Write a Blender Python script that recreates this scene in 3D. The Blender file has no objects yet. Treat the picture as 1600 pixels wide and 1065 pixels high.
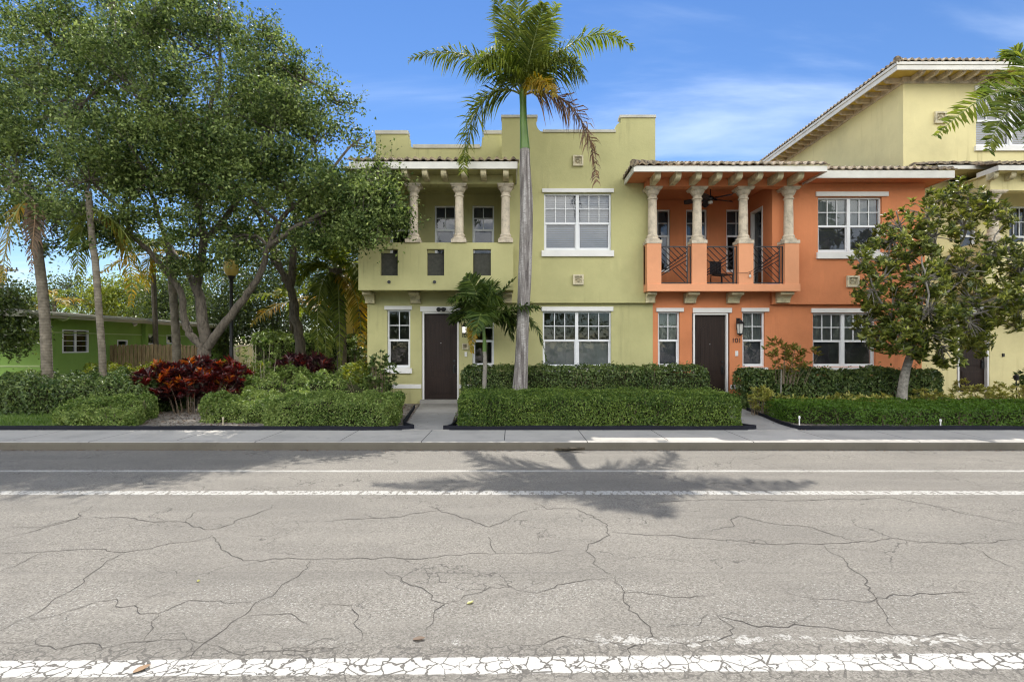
import bpy, bmesh, math, random
import numpy as np
from mathutils import Vector, Matrix

random.seed(7)
RNG = np.random.default_rng(11)
SC = bpy.context.scene
COL = SC.collection
F, CX, CY, H = 850.0, 800.0, 540.0, 1.8      # focal length / principal column / horizon row of a 1600 px frame, eye height

def X(px, D): return (px - CX) * D / F
def Z(py, D): return H + (CY - py) * D / F
def P(px, py, D): return Vector((X(px, D), D, Z(py, D)))
def G(px, py, z=0.0):                           # point of the ground (height z) seen at a place of the photograph
    D = (H - z) * F / (py - CY)
    return Vector((X(px, D), D, z))

# ------------------------------------------------------------------ objects
ORG = {}
def tag(o, label=None, cat=None, group=None, kind=None):
    if label: o['label'] = label
    if cat: o['category'] = cat
    if group: o['group'] = group
    if kind: o['kind'] = kind
    return o

def thing(name, label, cat, loc, group=None):
    o = bpy.data.objects.new(name, None)
    o.empty_display_size = 0.3
    COL.objects.link(o)
    o.location = loc
    ORG[o.name] = Vector(loc)
    return tag(o, label, cat, group)

def link_mesh(name, me, parent=None, org=None):
    o = bpy.data.objects.new(name, me)
    COL.objects.link(o)
    if parent is not None:
        o.parent = parent
        ORG[o.name] = ORG[parent.name]
    else:
        ORG[o.name] = Vector(org or (0, 0, 0))
        o.location = ORG[o.name]
    return o

def children(o): return [c for c in bpy.data.objects if c.parent == o]
def copy_tree(o, parent=None, loc=None, rotz=None, scale=None):
    c = o.copy(); COL.objects.link(c)
    if parent is not None: c.parent = parent
    if loc is not None: c.location = loc
    if rotz is not None: c.rotation_euler = (0, 0, rotz)
    if scale is not None: c.scale = (scale, scale, scale)
    for ch in children(o): copy_tree(ch, c)
    return c

class MB:
    def __init__(s): s.v = []; s.f = []; s.m = []; s.cur = 0
    def add(s, vs, fs):
        b = len(s.v); s.v += [tuple(p) for p in vs]
        for f in fs: s.f.append(tuple(b + i for i in f)); s.m.append(s.cur)
        return s
    def box(s, x0, x1, y0, y1, z0, z1):
        if x0 > x1: x0, x1 = x1, x0
        if y0 > y1: y0, y1 = y1, y0
        if z0 > z1: z0, z1 = z1, z0
        return s.add([(x0,y0,z0),(x1,y0,z0),(x1,y1,z0),(x0,y1,z0),(x0,y0,z1),(x1,y0,z1),(x1,y1,z1),(x0,y1,z1)],
              [(0,3,2,1),(4,5,6,7),(0,1,5,4),(1,2,6,5),(2,3,7,6),(3,0,4,7)])
    def prism(s, outline, y0, y1):               # outline in XZ (counter clockwise seen from -Y), extruded along Y
        n = len(outline)
        vs = [(x, y0, z) for x, z in outline] + [(x, y1, z) for x, z in outline]
        fs = [tuple(range(n)), tuple(range(2*n-1, n-1, -1))]
        fs += [(i, i+n, (i+1) % n + n, (i+1) % n) for i in range(n)]
        return s.add(vs, fs)
    def prism_x(s, outline, x0, x1):             # outline in YZ, extruded along X
        n = len(outline)
        vs = [(x0, y, z) for y, z in outline] + [(x1, y, z) for y, z in outline]
        fs = [tuple(range(n-1, -1, -1)), tuple(range(n, 2*n))]
        fs += [((i+1) % n, (i+1) % n + n, i+n, i) for i in range(n)]
        return s.add(vs, fs)
    def prism_z(s, outline, z0, z1):
        n = len(outline)
        vs = [(x, y, z0) for x, y in outline] + [(x, y, z1) for x, y in outline]
        fs = [tuple(range(n-1, -1, -1)), tuple(range(n, 2*n))]
        fs += [(i, (i+1) % n, (i+1) % n + n, i+n) for i in range(n)]
        return s.add(vs, fs)
    def lathe(s, prof, cx, cy, seg=20, cap=True):  # prof: (r, z)
        b = []
        vs = []
        for r, z in prof:
            for k in range(seg):
                a = 2*math.pi*k/seg
                vs.append((cx + r*math.cos(a), cy + r*math.sin(a), z))
        fs = []
        for i in range(len(prof)-1):
            for k in range(seg):
                k2 = (k+1) % seg
                fs.append((i*seg+k, i*seg+k2, (i+1)*seg+k2, (i+1)*seg+k))
        if cap:
            fs.append(tuple(range(seg-1, -1, -1)))
            fs.append(tuple((len(prof)-1)*seg+k for k in range(seg)))
        return s.add(vs, fs)
    def tube(s, pts, rad, seg=8, cap=True):
        pts = [Vector(p) for p in pts]
        n = len(pts)
        if not isinstance(rad, (list, tuple)): rad = [rad]*n
        vs = []; ref = Vector((0.31, 0.17, 0.93)).normalized()
        for i, p in enumerate(pts):
            t = (pts[min(i+1, n-1)] - pts[max(i-1, 0)])
            if t.length < 1e-9: t = Vector((0, 0, 1))
            t.normalize()
            a = t.cross(ref)
            if a.length < 0.05: a = t.cross(Vector((1, 0, 0)))
            a.normalize(); b = t.cross(a)
            for k in range(seg):
                w = 2*math.pi*k/seg
                vs.append(p + (a*math.cos(w) + b*math.sin(w))*rad[i])
        fs = []
        for i in range(n-1):
            for k in range(seg):
                k2 = (k+1) % seg
                fs.append((i*seg+k, i*seg+k2, (i+1)*seg+k2, (i+1)*seg+k))
        if cap:
            fs.append(tuple(range(seg-1, -1, -1))); fs.append(tuple((n-1)*seg+k for k in range(seg)))
        return s.add(vs, fs)
    def bar(s, p, q, r): return s.tube([p, q], r, 4)
    def grid_wall(s, x0, x1, z0, z1, y0, y1, holes):   # wall with rectangular openings (x0,x1,z0,z1) and their reveals
        xs = sorted({x0, x1, *[min(max(h[i], x0), x1) for h in holes for i in (0, 1)]})
        zs = sorted({z0, z1, *[min(max(h[i], z0), z1) for h in holes for i in (2, 3)]})
        nx, nz = len(xs)-1, len(zs)-1
        def solid(i, j):
            if i < 0 or j < 0 or i >= nx or j >= nz: return False
            cx, cz = (xs[i]+xs[i+1])/2, (zs[j]+zs[j+1])/2
            return not any(h[0] < cx < h[1] and h[2] < cz < h[3] for h in holes)
        for i in range(nx):
            for j in range(nz):
                if not solid(i, j): continue
                a, b, c, d = xs[i], xs[i+1], zs[j], zs[j+1]
                s.add([(a,y0,c),(b,y0,c),(b,y0,d),(a,y0,d)], [(0,1,2,3)])
                s.add([(a,y1,c),(b,y1,c),(b,y1,d),(a,y1,d)], [(3,2,1,0)])
                if not solid(i-1, j): s.add([(a,y0,c),(a,y1,c),(a,y1,d),(a,y0,d)], [(3,2,1,0)])
                if not solid(i+1, j): s.add([(b,y0,c),(b,y1,c),(b,y1,d),(b,y0,d)], [(0,1,2,3)])
                if not solid(i, j-1): s.add([(a,y0,c),(b,y0,c),(b,y1,c),(a,y1,c)], [(3,2,1,0)])
                if not solid(i, j+1): s.add([(a,y0,d),(b,y0,d),(b,y1,d),(a,y1,d)], [(0,1,2,3)])
        return s
    def build(s, name, mats, parent=None, org=None, bevel=0, smooth=False, merge=True, angle=35):
        o0 = ORG[parent.name] if parent is not None else Vector(org or (0, 0, 0))
        me = bpy.data.meshes.new(name)
        me.from_pydata([(a-o0.x, b-o0.y, c-o0.z) for a, b, c in s.v], [], s.f)
        if not isinstance(mats, (list, tuple)): mats = [mats]
        for m in mats: me.materials.append(m)
        if len(mats) > 1: me.polygons.foreach_set('material_index', s.m)
        if bevel or merge:
            bm = bmesh.new(); bm.from_mesh(me)
            if merge: bmesh.ops.remove_doubles(bm, verts=bm.verts, dist=1e-5)
            if bevel:
                es = [e for e in bm.edges if len(e.link_faces) == 2 and e.calc_face_angle(0) > math.radians(40)]
                bmesh.ops.bevel(bm, geom=es, offset=bevel, segments=2, affect='EDGES', profile=0.6, clamp_overlap=True)
            bm.to_mesh(me); bm.free()
        if smooth:
            me.polygons.foreach_set('use_smooth', [True]*len(me.polygons))
            try: me.set_sharp_from_angle(angle=math.radians(angle))
            except Exception: pass
        me.update()
        return link_mesh(name, me, parent, o0 if parent is None else None)

# ------------------------------------------------------------------ node helpers
def new_mat(name):
    m = bpy.data.materials.new(name); m.use_nodes = True
    nt = m.node_tree
    b = nt.nodes['Principled BSDF']
    return m, nt, b
def nd(nt, kind, inp=None, **props):
    n = nt.nodes.new(kind)
    for k, v in props.items(): setattr(n, k, v)
    if inp:
        for k, v in inp.items():
            if isinstance(v, bpy.types.NodeSocket): nt.links.new(v, n.inputs[k])
            else: n.inputs[k].default_value = v
    return n
def mth(nt, op, a, b=0.0, c=None, clamp=False):
    n = nt.nodes.new('ShaderNodeMath'); n.operation = op; n.use_clamp = clamp
    for i, v in enumerate((a, b, c)):
        if v is None: continue
        if isinstance(v, bpy.types.NodeSocket): nt.links.new(v, n.inputs[i])
        else: n.inputs[i].default_value = v
    return n.outputs[0]
def mixc(nt, fac, a, b, blend='MIX'):
    n = nt.nodes.new('ShaderNodeMix'); n.data_type = 'RGBA'; n.blend_type = blend
    for i, v in ((0, fac), (6, a), (7, b)):
        if isinstance(v, bpy.types.NodeSocket): nt.links.new(v, n.inputs[i])
        else: n.inputs[i].default_value = v if i == 0 else (*v, 1) if len(v) == 3 else v
    return n.outputs[2]
def ramp(nt, fac, stops, interp='LINEAR'):
    n = nt.nodes.new('ShaderNodeValToRGB'); n.color_ramp.interpolation = interp
    el = n.color_ramp.elements
    while len(el) < len(stops): el.new(0.5)
    for e, (p, c) in zip(el, stops):
        e.position = p; e.color = (*c, 1) if len(c) == 3 else c
    nt.links.new(fac, n.inputs[0])
    return n.outputs[0]
def objco(nt): return nt.nodes.new('ShaderNodeTexCoord').outputs['Object']
def geopos(nt): return nt.nodes.new('ShaderNodeNewGeometry').outputs['Position']
def noise(nt, co, scale, detail=4, rough=0.55, dist=0.0):
    return nd(nt, 'ShaderNodeTexNoise', {'Vector': co, 'Scale': scale, 'Detail': detail, 'Roughness': rough, 'Distortion': dist}).outputs[0]
def mapping(nt, co, scale=(1,1,1), rot=(0,0,0)):
    return nd(nt, 'ShaderNodeMapping', {'Vector': co, 'Scale': scale, 'Rotation': rot}).outputs[0]
def smooth(nt, v, lo, hi):
    n = nt.nodes.new('ShaderNodeMapRange'); n.interpolation_type = 'SMOOTHSTEP'
    nt.links.new(v, n.inputs[0]); n.inputs[1].default_value = lo; n.inputs[2].default_value = hi
    return n.outputs[0]
def bump(nt, bsdf, h, strength, dist=0.01):
    n = nd(nt, 'ShaderNodeBump', {'Height': h, 'Strength': strength, 'Distance': dist})
    nt.links.new(n.outputs[0], bsdf.inputs['Normal'])
def setc(nt, bsdf, c):
    if isinstance(c, bpy.types.NodeSocket): nt.links.new(c, bsdf.inputs['Base Color'])
    else: bsdf.inputs['Base Color'].default_value = (*c, 1)
def mul(c, k): return tuple(min(1, a*k) for a in c)

# ------------------------------------------------------------------ materials
def stucco(name, c, streak=0.35, stain=(0.16, 0.14, 0.08)):
    m, nt, b = new_mat(name)
    co = geopos(nt)
    big = noise(nt, co, 0.7, 5, 0.6)
    base = ramp(nt, big, [(0.28, mul(c, 0.84)), (0.52, c), (0.75, mul(c, 1.09))])
    st = noise(nt, mapping(nt, co, (5.0, 5.0, 0.35)), 1.0, 5, 0.65)
    st2 = noise(nt, co, 0.35, 2)
    fac = mth(nt, 'MULTIPLY', smooth(nt, st, 0.52, 0.78), mth(nt, 'MULTIPLY', smooth(nt, st2, 0.42, 0.66), streak))
    base = mixc(nt, fac, base, stain)
    pale = mth(nt, 'MULTIPLY', smooth(nt, noise(nt, mapping(nt, co, (3, 3, 0.6)), 1.7, 4), 0.58, 0.78), 0.22)
    base = mixc(nt, pale, base, mul(c, 1.3))
    sp = smooth(nt, noise(nt, co, 14, 3), 0.66, 0.76)
    base = mixc(nt, mth(nt, 'MULTIPLY', sp, 0.12), base, mul(c, 0.6))
    setc(nt, b, base); b.inputs['Roughness'].default_value = 0.85
    b.inputs['Specular IOR Level'].default_value = 0.2
    hgt = mth(nt, 'ADD', noise(nt, co, 55, 5, 0.7), mth(nt, 'MULTIPLY', noise(nt, co, 9, 3), 1.2))
    bump(nt, b, hgt, 0.35, 0.012)
    return m

def simple(name, c, rough=0.6, var=0.12, scale=3.0, bmp=0.0, bscale=40, metal=0.0, spec=0.5):
    m, nt, b = new_mat(name)
    co = geopos(nt)
    n = noise(nt, co, scale, 5, 0.6)
    setc(nt, b, ramp(nt, n, [(0.3, mul(c, 1-var)), (0.7, mul(c, 1+var))]))
    b.inputs['Roughness'].default_value = rough; b.inputs['Metallic'].default_value = metal
    b.inputs['Specular IOR Level'].default_value = spec
    if bmp: bump(nt, b, noise(nt, co, bscale, 4), bmp, 0.01)
    return m

def stone_mat(name, c):
    m, nt, b = new_mat(name)
    co = geopos(nt)
    pits = smooth(nt, noise(nt, mapping(nt, co, (1, 1, 0.6)), 38, 4, 0.7), 0.56, 0.68)
    blot = noise(nt, co, 5, 5, 0.6)
    base = ramp(nt, blot, [(0.3, mul(c, 0.62)), (0.5, c), (0.72, mul(c, 1.18))])
    base = mixc(nt, mth(nt, 'MULTIPLY', pits, 0.55), base, mul(c, 0.45))
    setc(nt, b, base); b.inputs['Roughness'].default_value = 0.9
    bump(nt, b, mth(nt, 'SUBTRACT', noise(nt, co, 26, 4), mth(nt, 'MULTIPLY', pits, 0.8)), 0.6, 0.015)
    return m

def leaf_mat(name, cols, rough=0.38, trans=0.4, tcol=None, spec=0.5):
    m, nt, b = new_mat(name)
    geo = nt.nodes.new('ShaderNodeNewGeometry')
    r = geo.outputs['Random Per Island']
    n = len(cols)
    c = ramp(nt, r, [(i/max(1, n-1), cc) for i, cc in enumerate(cols)])
    big = noise(nt, geo.outputs['Position'], 1.3, 1)
    c = mixc(nt, smooth(nt, big, 0.35, 0.65), mixc(nt, 0.30, c, cols[0]), mixc(nt, 0.20, c, cols[-1]))
    setc(nt, b, c)
    b.inputs['Roughness'].default_value = rough; b.inputs['Specular IOR Level'].default_value = spec
    tr = nt.nodes.new('ShaderNodeBsdfTranslucent')
    hs = nd(nt, 'ShaderNodeHueSaturation', {'Color': c, 'Hue': 0.49, 'Saturation': 1.1, 'Value': 1.5})
    nt.links.new(hs.outputs[0], tr.inputs[0])
    mx = nt.nodes.new('ShaderNodeMixShader'); mx.inputs[0].default_value = trans
    nt.links.new(b.outputs[0], mx.inputs[1]); nt.links.new(tr.outputs[0], mx.inputs[2])
    nt.links.new(mx.outputs[0], nt.nodes['Material Output'].inputs[0])
    return m

def bark_mat(name, c, c2, vs=(6, 6, 1.6), bmp=0.8):
    m, nt, b = new_mat(name)
    co = geopos(nt)
    n = noise(nt, mapping(nt, co, vs), 3.0, 6, 0.65)
    n2 = noise(nt, co, 2.2, 4)
    c0 = ramp(nt, n, [(0.32, c2), (0.55, c), (0.75, mul(c, 1.3))])
    setc(nt, b, mixc(nt, smooth(nt, n2, 0.5, 0.75), c0, mul(c, 0.75)))
    b.inputs['Roughness'].default_value = 0.9
    bump(nt, b, n, bmp, 0.04)
    return m

M = {}
M['green'] = stucco('green_stucco', (0.475, 0.452, 0.22), 0.8)
M['orange'] = stucco('orange_stucco', (0.63, 0.235, 0.105), 0.5, (0.25, 0.09, 0.05))
M['orange_light'] = stucco('salmon_stucco', (0.74, 0.34, 0.18), 0.3, (0.3, 0.12, 0.06))
M['yellow'] = stucco('yellow_stucco', (0.70, 0.625, 0.335), 0.6, (0.3, 0.24, 0.1))
M['ochre'] = stucco('ochre_soffit_stucco', (0.60, 0.44, 0.10), 0.3, (0.3, 0.2, 0.05))
M['white'] = simple('white_painted_trim', (0.74, 0.73, 0.70), 0.6, 0.05, 2.5, 0.1, 30)
M['fascia'] = simple('weathered_white_fascia', (0.68, 0.66, 0.60), 0.6, 0.10, 1.8, 0.1, 20)
M['vinyl'] = simple('white_window_vinyl', (0.76, 0.77, 0.78), 0.35, 0.03, 2)
M['coping'] = simple('grey_coping', (0.50, 0.48, 0.40), 0.8, 0.18, 2.2, 0.2, 30)
M['stone'] = stone_mat('coral_stone', (0.60, 0.52, 0.40))
M['stone_yellow'] = stone_mat('mossy_cast_stone', (0.62, 0.55, 0.35))
M['tile_plate'] = stone_mat('ornament_cast_stone', (0.60, 0.54, 0.38))
M['rail'] = simple('black_painted_iron', (0.018, 0.018, 0.022), 0.45, 0.2, 8)
M['black'] = simple('black_fitting', (0.012, 0.012, 0.013), 0.4, 0.2, 8)
M['steel'] = simple('brushed_steel', (0.45, 0.45, 0.44), 0.3, 0.1, 8, metal=1.0)
M['screen'] = simple('dark_mesh_screen', (0.045, 0.045, 0.035), 0.8, 0.3, 12)
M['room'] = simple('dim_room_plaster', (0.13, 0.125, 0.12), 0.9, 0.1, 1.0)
M['blind'] = simple('pale_blind_slat', (0.42, 0.44, 0.48), 0.6, 0.06, 1.5)
M['blind_dark'] = simple('grey_solar_shade', (0.075, 0.08, 0.095), 0.8, 0.15, 1.5)
M['curtain'] = simple('grey_green_curtain', (0.24, 0.265, 0.25), 0.8, 0.15, 2.0)
M['bungalow'] = stucco('leaf_green_stucco', (0.25, 0.40, 0.095), 0.4, (0.07, 0.1, 0.03))
M['bungalow_trim'] = simple('pale_green_trim', (0.42, 0.52, 0.22), 0.6, 0.08)
M['bungalow_fascia'] = simple('cream_fascia_board', (0.55, 0.53, 0.42), 0.6, 0.08, 1.5)
M['gravelroof'] = simple('flat_roof_grey', (0.45, 0.44, 0.42), 0.9, 0.15, 2)
M['fence'] = bark_mat('weathered_fence_wood', (0.26, 0.19, 0.10), (0.12, 0.08, 0.04), (9, 9, 1.2), 0.4)
M['edging'] = simple('black_edging_plastic', (0.010, 0.011, 0.018), 0.7, 0.25, 6, 0.2, 20, spec=.2)
M['oakbark'] = bark_mat('oak_bark', (0.145, 0.122, 0.094), (0.045, 0.037, 0.028))
M['darkbark'] = bark_mat('dark_bark', (0.12, 0.10, 0.07), (0.04, 0.035, 0.025))
M['greybark'] = bark_mat('pale_grey_bark', (0.29, 0.27, 0.235), (0.13, 0.12, 0.10), (4, 4, 5), 0.4)
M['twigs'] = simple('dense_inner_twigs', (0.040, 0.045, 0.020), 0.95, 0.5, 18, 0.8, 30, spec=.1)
M['stem'] = simple('woody_stem', (0.16, 0.12, 0.08), 0.8, 0.25, 6)
M['palestem'] = simple('pale_bare_stem', (0.45, 0.40, 0.28), 0.8, 0.2, 6)
M['amber'] = None

def royal_bark():
    m, nt, b = new_mat('royal_palm_bark')
    co = geopos(nt)
    n = noise(nt, mapping(nt, co, (9, 9, 0.9)), 1.6, 6, 0.6)
    fine = noise(nt, mapping(nt, co, (6, 6, 22)), 2.0, 4, 0.6)
    c = ramp(nt, n, [(0.36, (0.095, 0.082, 0.078)), (0.50, (0.25, 0.23, 0.215)), (0.62, (0.43, 0.41, 0.39))])
    c = mixc(nt, mth(nt, 'MULTIPLY', smooth(nt, fine, 0.46, 0.62), 0.6), c, (0.17, 0.15, 0.14))
    sp = smooth(nt, noise(nt, co, 30, 3), 0.64, 0.72)
    c = mixc(nt, mth(nt, 'MULTIPLY', sp, 0.8), c, (0.09, 0.07, 0.06))
    setc(nt, b, c); b.inputs['Roughness'].default_value = 0.9
    bump(nt, b, mth(nt, 'ADD', fine, n), 0.4, 0.02)
    return m
M['royal'] = royal_bark()
def coco_bark():
    m, nt, b = new_mat('coconut_palm_bark')
    co = geopos(nt)
    w = nd(nt, 'ShaderNodeTexWave', {'Vector': co, 'Scale': 4.2, 'Distortion': 2.0, 'Detail': 3.0}, bands_direction='Z').outputs[1]
    n = noise(nt, co, 7, 5, 0.6)
    c = ramp(nt, n, [(0.3, (0.10, 0.085, 0.062)), (0.6, (0.215, 0.185, 0.14)), (0.8, (0.29, 0.255, 0.20))])
    c = mixc(nt, mth(nt, 'MULTIPLY', w, 0.22), c, (0.11, 0.09, 0.065))
    setc(nt, b, c); b.inputs['Roughness'].default_value = 0.92
    bump(nt, b, mth(nt, 'ADD', mth(nt, 'MULTIPLY', w, .5), n), 0.5, 0.02)
    return m
M['coco'] = coco_bark()
M['crownshaft'] = simple('green_crownshaft', (0.10, 0.19, 0.03), 0.4, 0.2, 2.0)

def door_mat():
    m, nt, b = new_mat('espresso_stained_door')
    co = geopos(nt)
    n = noise(nt, mapping(nt, co, (22, 22, 1.0)), 1.5, 5, 0.6)
    setc(nt, b, ramp(nt, n, [(0.3, (0.014, 0.008, 0.006)), (0.7, (0.032, 0.018, 0.013))]))
    b.inputs['Roughness'].default_value = 0.5; b.inputs['Specular IOR Level'].default_value = .25
    bump(nt, b, n, 0.15, 0.005)
    return m
M['door'] = door_mat()

def glass_mat(name, tint=(0.9, 0.92, 0.93), refl=0.10):
    m, nt, b = new_mat(name)
    nt.nodes.remove(b)
    co = geopos(nt)
    t = nt.nodes.new('ShaderNodeBsdfTransparent'); t.inputs[0].default_value = (*tint, 1)
    g = nt.nodes.new('ShaderNodeBsdfGlossy'); g.inputs['Roughness'].default_value = 0.015
    bp = nd(nt, 'ShaderNodeBump', {'Height': noise(nt, co, 1.7, 2), 'Strength': 0.12, 'Distance': 0.03})
    nt.links.new(bp.outputs[0], g.inputs['Normal'])
    fr = nt.nodes.new('ShaderNodeFresnel'); fr.inputs[0].default_value = 1.5
    k = mth(nt, 'ADD', mth(nt, 'MULTIPLY', fr.outputs[0], 1.3), refl, clamp=True)
    mx = nt.nodes.new('ShaderNodeMixShader')
    nt.links.new(k, mx.inputs[0]); nt.links.new(t.outputs[0], mx.inputs[1]); nt.links.new(g.outputs[0], mx.inputs[2])
    nt.links.new(mx.outputs[0], nt.nodes['Material Output'].inputs[0])
    return m
M['glass'] = glass_mat('window_glass', (.9, .92, .93), .03)
M['glass_dark'] = glass_mat('screened_window_glass', (0.35, 0.38, 0.42), 0.02)

def emit_glass(name, c, e, strength):
    m, nt, b = new_mat(name)
    n = noise(nt, geopos(nt), 14, 2)
    setc(nt, b, ramp(nt, n, [(0.3, mul(c, 0.85)), (0.7, c)]))
    b.inputs['Roughness'].default_value = 0.25
    b.inputs['Emission Color'].default_value = (*e, 1); b.inputs['Emission Strength'].default_value = strength
    return m
M['lantern_glass'] = emit_glass('lit_lantern_glass', (0.85, 0.84, 0.8), (1, 0.95, 0.85), 0.6)
M['frosted'] = simple('frosted_lantern_glass', (0.62, 0.60, 0.55), 0.25, 0.1, 10)
M['amber'] = simple('amber_acrylic_globe', (0.62, 0.47, 0.12), 0.25, 0.12, 5)

def roof_tile_mat():
    m, nt, b = new_mat('weathered_barrel_tile')
    co = geopos(nt)
    r = noise(nt, mapping(nt, co, (3.4, 2.6, 2.6)), 1.0, 2)
    n = noise(nt, co, 9, 5, 0.65)
    c = ramp(nt, r, [(0.3, (0.25, 0.18, 0.115)), (0.5, (0.36, 0.29, 0.20)), (0.7, (0.29, 0.205, 0.13))])
    c = mixc(nt, mth(nt, 'MULTIPLY', smooth(nt, n, 0.44, 0.62), 0.85), c, (0.075, 0.062, 0.05))
    setc(nt, b, c); b.inputs['Roughness'].default_value = 0.9
    bump(nt, b, n, 0.4, 0.02)
    return m
M['rooftile'] = roof_tile_mat()

def concrete_mat(name, c, joint0=None, pitch=1.44):
    m, nt, b = new_mat(name)
    co = geopos(nt)
    n = noise(nt, co, 1.1, 6, 0.65); fine = noise(nt, co, 120, 3, 0.7)
    base = ramp(nt, n, [(0.3, mul(c, 0.72)), (0.5, c), (0.75, mul(c, 1.12))])
    base = mixc(nt, mth(nt, 'MULTIPLY', fine, 0.25), base, mul(c, 0.6))
    st = smooth(nt, noise(nt, co, 3.3, 5, 0.7), 0.56, 0.74)
    base = mixc(nt, mth(nt, 'MULTIPLY', st, 0.5), base, mul(c, 0.5))
    h = fine
    if joint0 is not None:
        sx = nd(nt, 'ShaderNodeSeparateXYZ', {0: co}).outputs[0]
        slab = mth(nt, 'FLOOR', mth(nt, 'DIVIDE', mth(nt, 'SUBTRACT', sx, joint0), pitch))
        wn = nd(nt, 'ShaderNodeTexWhiteNoise', {'W': slab}, noise_dimensions='1D').outputs[0]
        base = mixc(nt, mth(nt, 'MULTIPLY', wn, 0.35), base, mul(c, 0.72))
        fr = mth(nt, 'FRACT', mth(nt, 'DIVIDE', mth(nt, 'SUBTRACT', sx, joint0), pitch))
        ln = mth(nt, 'LESS_THAN', fr, 0.014/pitch)
        base = mixc(nt, ln, base, (0.03, 0.028, 0.025))
    setc(nt, b, base); b.inputs['Roughness'].default_value = 0.9
    bump(nt, b, h, 0.25, 0.004)
    return m
M['sidewalk'] = concrete_mat('sidewalk_concrete', (0.46, 0.435, 0.39), -1.58)
M['kerb'] = concrete_mat('kerb_concrete', (0.40, 0.38, 0.34), -1.58, 2.88)
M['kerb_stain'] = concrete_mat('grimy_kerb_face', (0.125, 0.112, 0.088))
M['path'] = concrete_mat('path_concrete', (0.34, 0.325, 0.30))

def soil_mat():
    m, nt, b = new_mat('mulch_and_leaf_litter')
    co = geopos(nt)
    v = nd(nt, 'ShaderNodeTexVoronoi', {'Vector': mapping(nt, co, (1, 1.8, 1)), 'Scale': 26.0, 'Randomness': 1.0})
    n = noise(nt, co, 1.6, 4); fine = noise(nt, co, 45, 4)
    c = ramp(nt, v.outputs['Color'], [(0.2, (0.16, 0.125, 0.095)), (0.5, (0.32, 0.28, 0.235)), (0.8, (0.50, 0.46, 0.40))])
    c = mixc(nt, smooth(nt, n, 0.45, 0.65), c, (0.28, 0.25, 0.21))
    setc(nt, b, mixc(nt, mth(nt, 'MULTIPLY', fine, 0.3), c, (0.06, 0.045, 0.03))); b.inputs['Roughness'].default_value = 1.0
    bump(nt, b, mth(nt, 'ADD', v.outputs[0], fine), 0.8, 0.03)
    return m
M['soil'] = soil_mat()

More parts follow.
